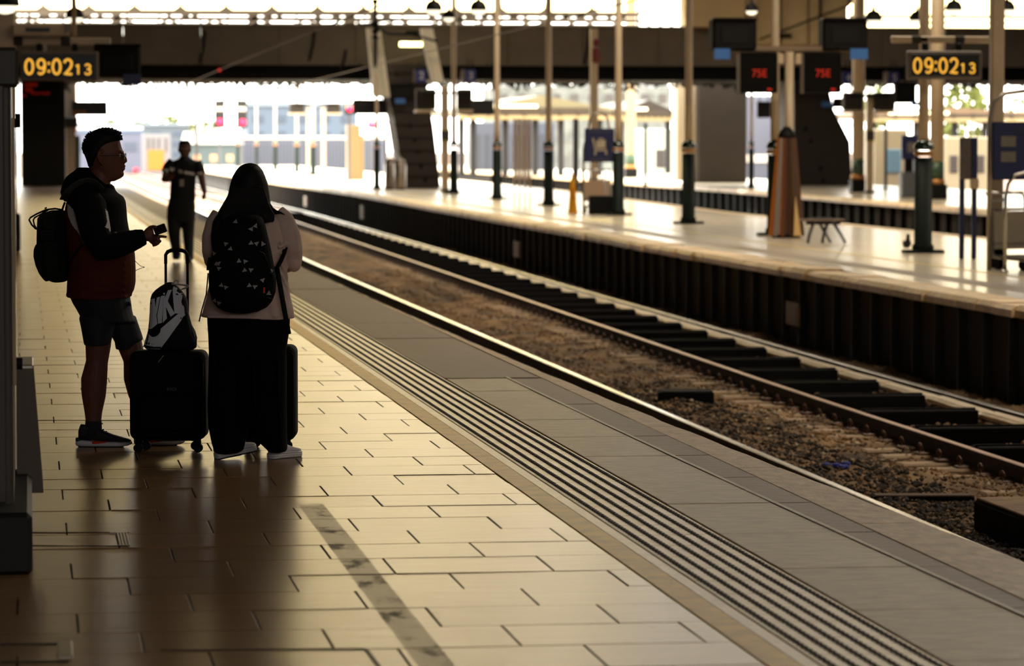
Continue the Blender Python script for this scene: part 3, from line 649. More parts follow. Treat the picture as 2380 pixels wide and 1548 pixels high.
# ================================================================== CLOCKS
def clock(u, v, Y, label):
    p = PY(u, v, Y); t = thing('digital_clock', label, 'clock', p); k = Y / FPX
    w, h = 180 * k, 68 * k
    q = MB(); q.box((0, .09, 0), (w, .18, h), .02); part('case', q, mat('clock_case', (104, 92, 82), .5), t)
    q = MB(); q.box((0, -.008, 0), (w * .915, .02, h * .76), .004); part('face', q, mat('clock_face', (16, 22, 20), .35), t)
    D = {'0': [[(.5 + .5 * math.cos(a_), .5 + .5 * math.sin(a_)) for a_ in np.linspace(0, 2 * math.pi, 25)]],
         '9': [[(.5 + .46 * math.cos(a_), .69 + .31 * math.sin(a_)) for a_ in np.linspace(0, 2 * math.pi, 21)] , [(.96, .69), (.97, .45), (.85, .17), (.6, .02), (.35, .0), (.1, .1)]],
         '2': [[(.03, .76), (.15, .93), (.4, 1), (.7, .98), (.93, .84), (.95, .65), (.8, .43), (.45, .2), (.03, .0), (.5, 0), (1, 0)]],
         '1': [[(.1, .8), (.45, .9), (.62, 1), (.62, .5), (.62, 0)]],
         '3': [[(.05, .84), (.25, .98), (.6, 1), (.9, .86), (.88, .66), (.65, .53), (.35, .52)], [(.5, .525), (.85, .46), (.98, .27), (.85, .06), (.5, 0), (.2, .03), (.0, .18)]]}
    def dig(ch, x0, x1, y0, y1, r_):
        q = MB()
        for st in D[ch]: q.tube([((x0 + px_ * (x1 - x0)) * k, -.022, (-y1 + pz_ * (y1 - y0)) * k) for px_, pz_ in st], [(r_ * k, .004)] * len(st), 8, True, 1, (0, 0, 1)) if 0 else q.tube([((x0 + px_ * (x1 - x0)) * k, -.024, (-y1 + pz_ * (y1 - y0)) * k) for px_, pz_ in st], r_ * k, 8, True, 1.0, (0, 1, 0))
        part('digit', q, M_amber, t, True)
    for ch, x0, x1, y0, y1, r_ in (('0', -77, -60, -15, 18.5, 2.55), ('9', -50, -32.5, -15, 18.5, 2.55), ('0', -15, 2.5, -15, 18.5, 2.55), ('2', 11, 29, -15, 18.5, 2.55), ('1', 37, 47, -4, 19, 2.0), ('3', 58.5, 71.5, -4, 19, 2.0)): dig(ch, x0, x1, y0, y1, r_)
    for yy_ in (-6, 12): q = MB(); q.ball((-24 * k, -.022, -yy_ * k), (3.2 * k, .008, 3.2 * k), 10, 6); part('colon_dot', q, M_amber, t, True)
    q = MB()
    for dx in (-.25, .2): q.box((w * dx, .1, h / 2 + .05), (.09, .08, .14), .015)
    part('bracket', q, M_black2, t); return t
clock(137.8, 153.5, 55, 'amber digital clock hanging at upper left, above the man')
clock(2197, 151, 52.3, 'amber digital clock hanging at upper right beside the nearest post')
def beam(u0, u1, v0, v1, Y, label, uc=None):
    a = PY(u0, v1, Y); b_ = PY(u1, v0, Y); t = thing('support_beam', label, 'beam', ((a.x + b_.x) / 2, Y, (a.z + b_.z) / 2)); L_ = b_.x - a.x
    q = MB(); q.box((0, .15, 0), (L_, .14, b_.z - a.z), .015); part('rail', q, M_cream, t)
    q = MB()
    for dx in (-.28, .12): q.box((L_ * dx, .15, 0), (.16, .17, (b_.z - a.z) * 1.15), .02)
    part('clamp', q, M_dark, t)
    if uc: q = MB(); q.box((PY(uc, 0, Y).x - t.location.x, .29, 0), (.2, .42, .1), .02); part('stub', q, M_dark, t)
    return t
beam(-20, 258, 87, 104, 55.2, 'horizontal cream beam carrying the left clock'); beam(2078, 2330, 84, 99, 52.35, 'horizontal cream beam carrying the right clock', 2147)
t = thing('support_post', 'square cream post at the left edge behind the tall cabinet', 'post', PY(18, 590, 55.4) * 1.0); t.location.z = 0
q = MB(); q.box((0, 0, 4), (.3, .25, 8), .03); part('shaft', q, M_cream, t)
q = MB(); q.box((0, 0, .3), (.4, .35, .6), .03); part('plinth', q, M_black, t)
t = thing('light_box', 'cream box with a dark label above the left clock beam', 'box', PY(95, 70, 55.2)); k = 55.2 / FPX
q = MB(); q.box((0, 0, 0), (130 * k, .3, 26 * k), .02); part('case', q, M_cream, t)
q = MB(); q.box((-.05, -.155, .0), (55 * k, .01, 9 * k), .003); part('label_plate', q, mat('slate_label', (60, 64, 66), .5), t)
q = MB(); q.box((.42, -.155, .03), (18 * k, .02, 20 * k), .003); part('junction_box', q, mat('grey_box', (140, 128, 112), .5), t)
q = MB(); p = PY(172, 60, 55.35); q.tube([(p.x, 55.35, 3.35), (p.x, 55.35, 9)], .04, 10); o = part('hanging_rod', q, M_cream, None, True); tag(o, 'pale vertical rod rising above the left clock', 'rod')
# ---- monitors
def monitor(u0, v0, u1, v1, Y, label, lab=None, labm=None, arm=None, hang=None):
    a = PY(u0, v1, Y); b_ = PY(u1, v0, Y); w, h = b_.x - a.x, b_.z - a.z
    t = thing('passenger_monitor', label, 'monitor', ((a.x + b_.x) / 2, Y, (a.z + b_.z) / 2))
    q = MB(); q.box((0, .22, 0), (w, .45, h), .04); part('housing', q, M_black, t)
    q = MB(); q.box((0, -.012, -.02 * h), (w * .62, .02, h * .52), .008); part('screen', q, mat('dead_screen', (17, 15, 14), .6, spec=.2), t)
    q = MB(); q.box((0, -.03, h * .47), (w * 1.0, .1, .04), .01); part('hood', q, M_black, t)
    if lab:
        a2 = PY(lab[0], lab[3], Y); b2 = PY(lab[2], lab[1], Y); c = t.location
        q = MB(); q.box(((a2.x + b2.x) / 2 - c.x, 0, (a2.z + b2.z) / 2 - c.z), (b2.x - a2.x, .03, b2.z - a2.z), .006); part('label_plate', q, labm or M_blue, t, label='blue label plate')
    if hang:
        q = MB(); q.tube([(0, .2, h / 2), (0, .2, zat(hang, Y) - (a.z + b_.z) / 2)], .03, 8); part('hanger', q, M_black2, t)
    if arm:
        q = MB(); c = t.location; q.box(((PY(arm, 0, Y).x - c.x) / 2 * 1.1, .25, h * .5 + .03), (abs(PY(arm, 0, Y).x - c.x) * 1.1, .08, .08), .01); part('arm', q, M_cream, t)
    return t
gp_Y = G(1833, 551.5).y + .02
monitor(1657, 42, 1759, 118, gp_Y, 'black monitor with a blue label, left of the central display post', (1660, 113, 1697, 138), None)
monitor(1913, 42, 2017, 118, gp_Y, 'black monitor with a blue label, right of the central display post', (1976, 113, 2017, 138), None)
monitor(219, 103, 328, 180, 55.12, 'black monitor right of the left clock with a navy label', (286, 172, 328, 196), mat('navy_label', (26, 40, 84), .4))
monitor(905, 195, 962, 232, 130.08, 'small black monitor on the left stair enclosure', (918, 229, 942, 241), None)
monitor(1940, 228, 1985, 250, 136.08, 'small black monitor behind the right LED panel', (1910, 236, 1934, 249), None)
monitor(2082, 190, 2130, 240, 132.8, 'dark monitor left of the right clock post, below platform number 5', (2118, 236, 2138, 246), None, None, 148)
# ---- T post with LED panels
gp = G(1833, 551.5); t = thing('display_post', 'cream post with a T arm rising out of the orange cover, carrying two LED panels', 'post', gp)
YD = gp.y; k = YD / FPX
q = MB(); q.lathe((0, 0, 0), [(.085, 0), (.08, zat(118, YD))], 14); part('pole', q, M_cream, t, True)
q = MB(); zc = zat(111, YD); q.box((0, .16, zc), (PY(1980, 0, YD).x - PY(1690, 0, YD).x, .14, 14 * k), .02); part('cross_arm', q, mat('brown_arm', (128, 106, 84), .5), t)
q = MB(); q.box((-.18, 0, zat(135, YD)), (.14, .1, 26 * k), .02); q.box((.18, 0, zat(135, YD)), (.14, .1, 26 * k), .02); part('gusset', q, M_cream, t)
def led(u0, u1, label, txt):
    a = PY(u0, 216, YD - .1); b_ = PY(u1, 121, YD - .1); w, h = b_.x - a.x, b_.z - a.z
    p = thing('led_panel', label, 'display', ((a.x + b_.x) / 2, YD - .1, (a.z + b_.z) / 2), 0, 'LED panels of the central display post')
    q = MB(); q.box((0, .09, 0), (w, .18, h), .02); part('case', q, M_black, p)
    q = MB(); q.box((-w * .53, .09, -.02), (.04, .16, h * .98), .008); part('side_trim', q, mat('trim_metal', (96, 84, 70), .5), p)
    q = MB(); q.box((0, -.006, 0), (w * .94, .014, h * .94), .003); part('face', q, mat('led_face', (9, 6, 5), .7, spec=.1), p)
    text_part('led_text', txt, h * .27, M_redled, p, (0, -.016, -.02), sx=.95)
    q = MB(); q.prism([(w * .2, -h * .43), (w * .33, -h * .43), (w * .36, -h * .4), (w * .23, -h * .38)], 'y', -.016, -.012); part('led_mark', q, M_redled, p)
led(1721, 1808, 'left LED panel showing red characters under the T arm', '75E'); led(1869, 1956, 'right LED panel showing red characters under the T arm', '75E')
# ---- red led board on the black left pier
p = PY(95, 210, 137.8); t = thing('departure_board', 'dim red departure board on the black pier under the left clock', 'display', p)
q = MB(); q.box((0, .05, 0), (1.5, .12, 1.0), .02); part('case', q, M_black, t)
for dz, w_, dx, h_ in ((.22, .5, -.35, .14), (.02, .3, -.42, .16), (-.12, .75, .05, .08), (-.2, .22, -.62, .1)):
    q = MB(); n_ = int(w_ / .07)
    for i in range(n_): q.box((dx - w_ / 2 + i * .07, -.015, dz + float(rng.normal(0, .012))), (.05, .01, h_ * float(rng.uniform(.5, 1))), .002)
    part('led_line', q, mat('dim_red_led', (150, 24, 6), .5, emit=(170, 26, 4), estr=.22), t)
# ---- hanging signs
def sign(u0, v0, u1, v1, Y, label, m, txt=None, tm=None, rods=(), dep=.12, name='hanging_sign', extra=None):
    a = PY(u0, v1, Y); b_ = PY(u1, v0, Y); w, h = b_.x - a.x, b_.z - a.z
    t = thing(name, label, 'sign', ((a.x + b_.x) / 2, Y, (a.z + b_.z) / 2))
    q = MB(); q.box((0, dep / 2, 0), (w, dep, h), .012); part('board', q, m, t)
    q = MB(); q.box((0, dep / 2, h / 2), (w * 1.02, dep * 1.2, .04), .01); part('top_rail', q, M_black2, t)
    if txt: text_part('numeral', txt, h * .78, tm or M_beige, t, (w * .06, -.006, 0))
    for du, vt in rods:
        q = MB(); q.tube([(w * du, dep / 2, h / 2), (w * du, dep / 2, zat(vt, Y) - (a.z + b_.z) / 2)], .02, 6); part('rod', q, M_black2, t)
    if extra: extra(t, w, h)
    return t
def ex(t, w, h): q = MB(); q.box((-w * .28, -.006, -h * .3), (w * .4, .01, h * .36), .002); part('yellow_strip', q, mat('amber_strip', (150, 104, 40), .5), t)
sign(166, 237, 250, 268, 138, 'dark hanging direction sign left of the man\'s hair with an amber strip', mat('black_sign', (22, 20, 26), .4), rods=((.1, 184), (.4, 184)), extra=ex)
def ex2(t, w, h): q = MB(); q.box((-w * .1, -.006, h * .16), (w * .5, .01, h * .1), .002); part('text_line', q, mat('grey_print', (70, 66, 72), .5), t)
sign(820, 232, 903, 265, 132.93, 'navy hanging direction sign above the beige cabinet', mat('night_navy', (16, 16, 26), .4), rods=((-.3, 146), (.3, 146)), extra=ex2)
sign(1066, 233, 1148, 266, 132.93, 'navy hanging sign left of the yellow lit canopy', mat('night_navy', (16, 16, 26), .4), rods=((.3, 146), (.46, 146)))
def edge(t, w, h): q = MB(); q.box((-w * .62, .3, 0), (w * .22, .5, h), .01); part('side_panel', q, mat('grey_mauve', (120, 104, 98), .5), t)
for u0, u1, n_, w_ in ((966, 990, '2', 'between the left struts'), (1080, 1106, '3', 'right of the left struts'), (1958, 1984, '4', 'right of the right LED panel'), (2066, 2090, '5', 'left of the right clock')):
    sign(u0, 161 if u0 < 1500 else 166, u1, 192 if u0 < 1500 else 196, 130.37 if n_ == '2' else 132.93, 'navy platform number sign reading %s, %s' % (n_, w_), mat('sign_navy', (38, 48, 112), .4), n_, mat('sign_print', (200, 196, 200), .5), rods=((-.2, 138), (.2, 138)), name='platform_number_sign', extra=edge)
sign(1760, 237, 1792, 274, 141.5, 'dark blue sign hanging in the bright gap below the left LED panel', mat('night_navy', (16, 16, 26), .4), rods=((.3, 182), (-.3, 182)))
# rear cased boxes on slim posts
def rearbox(u0, v0, u1, v1, Y, label, up=None):
    a = PY(u0, v1, Y); b_ = PY(u1, v0, Y); w, h = b_.x - a.x, b_.z - a.z
    t = thing('display_case', label, 'case', ((a.x + b_.x) / 2, Y, (a.z + b_.z) / 2), 0, 'brown backs of display cases')
    q = MB(); q.box((0, .2, .05 * h), (w, .4, h * .85), .05); part('housing', q, M_dark, t)
    q = MB(); q.box((0, .2, -h * .44), (w * 1.12, .44, h * .12), .02); part('shelf', q, M_cream, t)
    q = MB()
    for i in range(5): q.box((-w * .34 + i * w * .17, -.01, .05 * h), (w * .05, .02, h * .6), .004)
    part('vent_slat', q, M_black2, t)
    if up: xx = PY(up, 0, Y).x - t.location.x; q = MB(); q.box((xx / 2, .2, h * .3), (abs(xx) + .3, .56, .08), .01); part('arm', q, M_black2, t)
    return t
rearbox(968, 205, 1014, 262, 120.9, 'brown display case at the stair foot, left of the white post', 1034)
rearbox(1064, 205, 1098, 262, 120.9, 'brown display case right of the post at the stair foot', 1034)
rearbox(1962, 213, 2006, 262, 115.3, 'brown display case left of the slim post, below platform number 4', 2020)
rearbox(2034, 213, 2082, 262, 115.3, 'brown display case below platform number 5', 2020)
rearbox(673, 238, 708, 266, G(716, 404).y - .1, 'far brown display case on the sunlit platform, left one', 716); rearbox(760, 238, 792, 266, G(752, 408).y - .1, 'far brown display case on the sunlit platform, right one', 752)
def slim(u, v, wpx, vt, label, m=None, sign_=True):
    g_ = G(u, v); k = g_.y / FPX; t = thing('slim_post', label, 'post', g_)
    q = MB(); q.box((0, 0, zat(vt, g_.y) / 2), (wpx * k, wpx * k, zat(vt, g_.y)), .02); part('shaft', q, m or M_cream, t)
    q = MB(); q.box((0, 0, .04), (wpx * k * 1.5, wpx * k * 1.5, .08), .015); part('foot', q, M_black2, t)
    if sign_:
        q = MB(); q.box((0, -wpx * k * .55, zat(315, g_.y)), (wpx * k * 1.15, .05, 22 * k), .005); part('notice', q, mat('dark_notice', (60, 50, 54), .5), t)
        q = MB(); q.box((0, -wpx * k * .53, zat(315, g_.y)), (wpx * k * 1.25, .03, 28 * k), .005); part('notice_border', q, mat('yellow_border', (176, 158, 40), .5), t)
    return t
slim(1034, 446, 17, 200, 'white slim post with a yellow framed notice at the left stair foot'); slim(2020, 449, 16, 215, 'cream slim post with a yellow framed notice beside the thick column')
slim(1500, 432, 7, 285, 'black slim post on the third platform behind the trolley sign', M_black2, False); slim(2058, 440, 7, 285, 'black slim post right of the slim noticed post', M_black2, False)
slim(1337, 421, 12, 275, 'dark post right behind the yellow cone', M_black2, False); slim(1800, 430, 14, 215, 'tan post in the bright gap beside the orange cover', M_cream, False)
slim(716, 404, 6, 250, 'far tan post beside the sunlit posts', M_cream, False); slim(752, 408, 9, 250, 'far tan post between the two far display cases', M_cream, False)
slim(1380, 452, 17, 66, 'cream slim post with a red fitting, rising behind the navy trolley sign', M_cream, False)
q = MB(); q.box((0, 0, 0), (.24, .16, .5), .05); q.box((0, -.02, .42), (.2, .14, .22), .04); o = part('post_fitting', q, mat('dark_red_fitting', (110, 24, 22), .5), None); o.location = G(1380, 452) + Vector((.05, -.2, zat(128, G(1380, 452).y))); tag(o, 'dark red fitting on the slim post behind the trolley sign', 'fitting')
# stair foot handrails / bins
for i, (u, v, lab) in enumerate([(908, 440, 'steel litter bin at the left stair foot, left one'), (930, 441, 'steel litter bin at the left stair foot, right one')]):
    t = thing('litter_bin', lab, 'bin', G(u, v), 0, 'steel bins by the stair'); q = MB(); q.lathe((0, 0, .06), [(.2, 0), (.22, .05), (.22, .85), (.18, .92)], 16); part('body', q, M_steel, t, True)
    q = MB(); q.lathe((0, 0, .98), [(.2, 0), (.18, .1), (.05, .16)], 16); part('hood', q, M_steel, t, True)
    q = MB(); q.lathe((0, 0, 0), [(.17, 0), (.17, .07)], 12); part('foot', q, M_black, t)
t = thing('hand_rail', 'curved steel handrail beside the left stair enclosure', 'handrail', G(912, 439))
q = MB(); q.tube([(-.25, 0, 0), (-.25, 0, 2.6), (-.05, 0, 2.2), (.35, 0, .9)], .035, 8); part('tube', q, M_steel, t, True)
q = MB(); q.tube([(.35, 0, .9), (.35, 0, 0)], .03, 8); part('support', q, M_steel, t, True)
# beige stepped cabinet
a = G(806, 418); t = thing('equipment_cabinet', 'tall beige stepped equipment cabinet on the opposite platform', 'cabinet', a); k = a.y / FPX
q = MB(); q.box((17 * k, .4, 64 * k), (31 * k, .8, 128 * k), .03); part('tall_body', q, mat('beige_cabinet', (132, 110, 78), .6), t)
q = MB(); q.box((36 * k, .4, 52 * k), (10 * k, .7, 104 * k), .03); part('side_body', q, mat('beige_cabinet', (132, 110, 78), .6), t)
q = MB(); q.box((8 * k, -.01, 60 * k), (.03, .02, .4), .004); part('handle', q, M_steel, t)
# four slim stanchions
t = thing('barrier_screen', 'pale slatted screen on four slim legs, right of the stair foot', 'screen', G(1214, 474)); k = G(1214, 474).y / FPX
for du in (-19, -7, 6, 18):
    q = MB(); q.box((du * k, 0, 100 * k), (4 * k, .05, 200 * k), .008); part('leg', q, M_cream, t)
for i in range(8):
    q = MB(); q.box(((-15.5 + i * 4.4) * k, .03, 128 * k), (3.4 * k, .02, 142 * k), .004); part('slat', q, mat('pale_slat', (200, 184, 172), .5), t)
# wet floor cone
g_ = G(1331, 495); k = g_.y / FPX; t = thing('floor_cone', 'tall yellow wet floor cone left of the trolley sign', 'cone', g_)
q = MB(); q.loft([(0, 0, 0, 13 * k, 12 * k), (0, 0, .04, 12.5 * k, 12 * k), (0, 0, .05, 10.5 * k, 10 * k), (0, 0, 55 * k, 8 * k, 7 * k), (0, 0, 82 * k, 4 * k, 4 * k), (0, 0, 90 * k, 3.2 * k, 3 * k), (0, 0, 91 * k, 1.5 * k, 1.5 * k)], 4, 1.0); part('body', q, M_conemat, t)
q = MB(); q.tube([(-.03, 0, 90 * k), (-.02, 0, 94 * k), (.02, 0, 94 * k), (.03, 0, 90 * k)], .008, 6); part('handle', q, M_conemat, t)
q = MB(); q.box((0, -8.9 * k, 45 * k), (6 * k, .006, 26 * k), .002); part('warning_print', q, mat('ochre_print', (196, 118, 20), .5), t)
# trolley sign with trolleys
g_ = G(1393, 497); k = g_.y / FPX; t = thing('trolley_sign', 'navy board with a pale luggage trolley symbol on an arched frame', 'sign', g_)
q = MB(); q.tube([(-36 * k, .1, 0), (-36 * k, .1, 150 * k), (-20 * k, .1, 228 * k), (0, .1, 238 * k), (20 * k, .1, 228 * k), (36 * k, .1, 150 * k), (36 * k, .1, 0)], .03, 8); part('frame', q, M_steel, t, True)
q = MB(); q.box((0, 0, 161 * k), (71 * k, .05, 79 * k), .012); part('board', q, M_navy, t)
def sym(): 
    q = MB(); s = k
    for pl in ([(-18, 178), (-14, 178), (-9, 150), (-12, 150)], [(-12, 152), (17, 152), (17, 148), (-12, 148)], [(-8, 172), (14, 174), (14, 155), (-8, 154)], [(-3, 178), (9, 178), (9, 175), (-3, 175)], [(-12, 147), (-8, 147), (-9, 138), (-13, 138)], [(13, 147), (17, 147), (18, 139), (14, 139)]):
        q.prism([(a_ * s, b_ * s) for a_, b_ in pl], 'y', -.032, -.024)
    return q
part('trolley_symbol', sym(), M_beige, t, label='pale luggage trolley symbol')
q = MB(); q.box((2 * k, -.027, 128 * k), (46 * k, .006, 5 * k), .001); q.box((2 * k, -.027, 194 * k), (52 * k, .006, 4 * k), .001); part('text_line', q, mat('dim_print', (54, 56, 76), .5), t)
def trolley(loc, rz, label, m):
    t = thing('luggage_trolley', label, 'trolley', loc, rz, 'luggage trolleys')
    q = MB()
    for sx in (-.28, .28): q.tube([(sx, -.4, .14), (sx, .36, .16), (sx, .42, .95), (sx, .5, 1.02)], .016, 8)
    q.tube([(-.28, .5, 1.02), (.28, .5, 1.02)], .018, 8); part('frame', q, M_chrome, t, True)
    q = MB(); q.box((0, 0, .17), (.54, .8, .02), .006); part('deck', q, m, t)
    q = MB(); q.box((0, .4, .52), (.52, .02, .5), .008); part('back_panel', q, m, t)
    q = MB()
    for sx in (-.24, .24):
        for y_ in (-.34, .3): q.tube([(sx - .02, y_, .07), (sx + .02, y_, .07)], .07, 12)
    part('wheel', q, M_black, t)
    q = MB(); q.tube([(-.28, .4, .8), (.28, .4, .8)], .012, 6); q.tube([(-.28, .38, .35), (.28, .38, .35)], .012, 6); part('cross_bar', q, M_chrome, t)
    return t
M_tp = mat('trolley_panel', (176, 148, 122), .5)
trolley(G(1385, 494) + Vector((0, -.3, 0)), .1, 'luggage trolley with a beige back panel under the trolley sign, left one', M_tp)
trolley(G(1404, 489), .1, 'luggage trolley parked behind the other under the trolley sign', M_tp)
q = MB(); g2 = G(1388, 497); q.box((0, .25, .28), (.66, .3, .44), .03); o = part('trolley_plinth', q, M_black, None); o.location = g2 + Vector((.05, -.75, -.06)); tag(o, 'black low stand in front of the trolleys under the trolley sign', 'stand')
# orange cover
g_ = G(1826, 552); k = g_.y / FPX; t = thing('orange_cover', 'tall pleated orange tarpaulin cover wrapped round the display post', 'cover', g_ + Vector((0, -.05, 0)))
n = 22
def fold(i, top):
    a_ = 2 * math.pi * i / n; f = 1 + (.14 if i % 2 else -.16); rx, ry = ((38 * k, .26) if not top else (20 * k, .15)); return rx * f * math.cos(a_), ry * f * math.sin(a_)
FC = ['o', 'd'] * 5 + ['o'] + ['o', 'o', 'g', 'o', 'd', 'b', 'd', 'b', 'o', 'd', 'o']  # darker panels paint fold shade into the pleats
for i in range(n):
    q = MB(); b0 = fold(i, 0); b1 = fold(i + 1, 0); t0 = fold(i, 1); t1 = fold(i + 1, 1); zz = 236 * k
    vs = [(b0[0], b0[1], .03), (b1[0], b1[1], .03), (t1[0], t1[1], zz), (t0[0], t0[1], zz)]; vi = [(x_ * .94, y_ * .94, z_) for x_, y_, z_ in vs]
    q.add(vs + vi, [(0, 1, 2, 3), (7, 6, 5, 4), (0, 4, 5, 1), (2, 6, 7, 3), (1, 5, 6, 2), (0, 3, 7, 4)])
    part('fabric_panel', q, {'o': M_orange, 'd': mat('fold_shade_orange', (84, 48, 20), .6), 'g': mat('grey_band', (134, 118, 106), .5), 'b': mat('brown_tarpaulin', (78, 54, 40), .6)}[FC[i]], t)
q = MB(); q.prism([(9 * k, .04), (27 * k, .04), (13 * k, 100 * k)], 'y', -.31, -.27); part('open_flap', q, mat('pale_lining', (214, 178, 116), .6), t)
q = MB(); q.lathe((0, 0, 236 * k), [(20 * k, 0), (21 * k, .04), (16 * k, .12), (7 * k, .2)], 14); part('top_cap', q, M_black, t)
q = MB(); q.lathe((0, 0, 0), [(33 * k, 0), (34 * k, .05), (30 * k, .07)], 18); part('weighted_base', q, M_black, t)
# bench
g_ = G(1922, 566); k = g_.y / FPX; t = thing('platform_bench', 'backless slatted bench on splayed legs beside the orange cover', 'bench', g_)
for i in range(4):
    q = MB(); q.box((-2 * k, .15 + i * .1, 55 * k), (102 * k, .08, .035), .01); part('slat', q, mat('bench_slat', (112, 88, 72), .5), t)
q = MB(); q.box((-2 * k, .3, 58.5 * k), (50 * k, .12, .03), .01); part('arm_rest', q, mat('bench_dark', (40, 34, 30), .4), t)
for x0, x1_, yy in ((-46, -24, 0), (44, 22, 0), (-8, 14, 0.1), (12, -10, .1)):
    q = MB(); q.tube([(x0 * k, yy, .02), (x0 * .7 * k + x1_ * .3 * k, yy + .1, 20 * k), (x1_ * k, yy + .25, 52 * k)], .028, 6); part('leg', q, mat('bench_dark', (40, 34, 30), .4), t)
q = MB(); q.box((0, .3, 48 * k), (84 * k, .06, .06), .01); part('under_rail', q, mat('bench_dark', (40, 34, 30), .4), t)
# pigeon
g_ = G(2115, 586); t = thing('pigeon', 'dark pigeon standing left of the nearest post', 'bird', g_ + Vector((-.06, -.05, 0)), -.1)
q = MB(); q.ball((0, 0, .13), (.055, .1, .065)); q.tube([(0, -.05, .15), (0, -.09, .22), (0, -.1, .25)], [.045, .03, .03], 8); q.ball((0, -.11, .265), (.028, .032, .028)); q.tube([(0, .06, .12), (0, .2, .07)], [(.03, .045), (.012, .04)], 6); bm_ = remesh(q, 'body', mat('pigeon_grey', (28, 26, 28), .6), .008, 2); link('body', bm_, t)
q = MB(); q.tube([(0, -.135, .265), (0, -.165, .258)], [.008, .002], 5); part('beak', q, M_black, t)
for sx in (-.025, .025): q = MB(); q.tube([(sx, 0, .09), (sx, 0, .0), (sx, -.03, .004)], .006, 5); part('leg', q, mat('pigeon_leg', (120, 50, 40), .6), t)
q = MB(); q.ball((.052, .02, .14), (.012, .09, .045), 8, 5); q.ball((-.052, .02, .14), (.012, .09, .045), 8, 5); part('wing', q, mat('pigeon_wing', (40, 38, 40), .6), t)
# two legged navy sign
g_ = G(2248, 602); k = g_.y / FPX; t = thing('notice_stand', 'narrow navy notice board with a speckled beige panel on two navy legs', 'sign', g_)
for u in (2234, 2264): q = MB(); q.box(((u - 2248) * k, 0, 145 * k), (12 * k, .06, 290 * k), .012); part('leg', q, M_navy, t)
q = MB(); q.box((-7 * k, -.03, 240 * k), (26 * k, .05, 100 * k), .01); part('notice_panel', q, mat('speckled_notice', (96, 86, 82), .5, var=.5, scale=30), t)
q = MB(); q.box((14 * k, -.02, 240 * k), (16 * k, .06, 100 * k), .01); part('board', q, M_navy, t)
q = MB(); q.box((14 * k, -.05, 180 * k), (20 * k, .08, 24 * k), .015); part('leaflet_box', q, M_cream, t)
# right clock post and trolley park
g_ = G(2313, 622); k = g_.y / FPX; t = thing('clock_post', 'square cream post with a black base right of the right clock', 'post', g_)
q = MB(); q.box((0, 0, 4.2), (31 * k, 31 * k, 8.0), .02); part('shaft', q, M_cream, t)
q = MB(); q.box((0, -.01, .15), (36 * k, 36 * k, .34), .02); part('base', q, M_black, t)
q = MB(); q.box((0, -.01, zat(467, g_.y)), (35 * k, 35 * k, 9 * k), .01); part('steel_band', q, M_white, t)
g_ = G(2352, 628); k = g_.y / FPX; t = thing('trolley_park_sign', 'large navy trolley board under a steel arch at the right edge', 'sign', g_)
q = MB(); q.tube([(-52 * k, .1, 0), (-52 * k, .1, 360 * k), (-42 * k, .1, 400 * k), (-15 * k, .1, 422 * k), (30 * k, .1, 428 * k), (75 * k, .1, 422 * k), (110 * k, .1, 360 * k), (110 * k, .1, 0)], .032, 10); part('arch_frame', q, M_steel, t, True)
q = MB(); q.box((28 * k, 0, 285 * k), (156 * k, .06, 138 * k), .012); part('board', q, M_navy, t)
text_part('board_text', 'Trolley Point', 13 * k, mat('dim_print', (54, 56, 76), .5), t, (26 * k, -.035, 334 * k))
for v in (320, 357): q = MB(); q.box((-13 * k, -.034, (628 - v) * k), (37 * k, .008, 25 * k), .002); part('instruction_panel', q, mat('panel_print', (110, 104, 92), .5, var=.25, scale=40), t)
for i in range(3):
    p = G(2374 + i * 9, 627) + Vector((.02, .25 * i - .15, 0)); trolley(p, .3, ['chrome luggage trolley under the right edge board, front one', 'chrome luggage trolley under the right edge board, second in the nest', 'chrome luggage trolley under the right edge board, rearmost'][i], mat('steel_panel', (150, 138, 120), .4, .4))
t = thing('steel_hoop', 'bent chrome guard hoop in front of the trolleys at the right edge', 'hoop', G(2336, 632)); k = G(2336, 632).y / FPX
q = MB(); q.tube([(0, 0, 0), (0, 0, 180 * k), (6 * k, 0, 210 * k), (22 * k, 0, 232 * k), (50 * k, 0, 238 * k), (80 * k, 0, 236 * k)], .024, 10); part('tube', q, M_chrome, t, True)
q = MB(); q.lathe((0, 0, 0), [(.05, 0), (.05, .02), (.03, .03)], 12); part('foot_flange', q, M_chrome, t)
# third platform extras: navy sign, cream vehicle body
t = thing('ticket_stand', 'navy sign over a grey machine on the third platform, left of the thick column', 'sign', G(2112, 458)); k = G(2112, 458).y / FPX
q = MB(); q.box((0, 0, 30 * k), (42 * k, .5, 60 * k), .03); part('machine', q, mat('machine_grey', (90, 92, 96), .5), t)
q = MB(); q.box((0, -.05, 118 * k), (40 * k, .12, 58 * k), .02); part('board', q, M_navy, t)
q = MB(); q.box((0, .05, 75 * k), (20 * k, .08, 40 * k), .01); part('stem', q, M_black2, t)
q = MB(); q.box((2 * k, -.12, 118 * k), (16 * k, .02, 24 * k), .003); part('symbol', q, mat('symbol_grey', (110, 100, 96), .5), t)
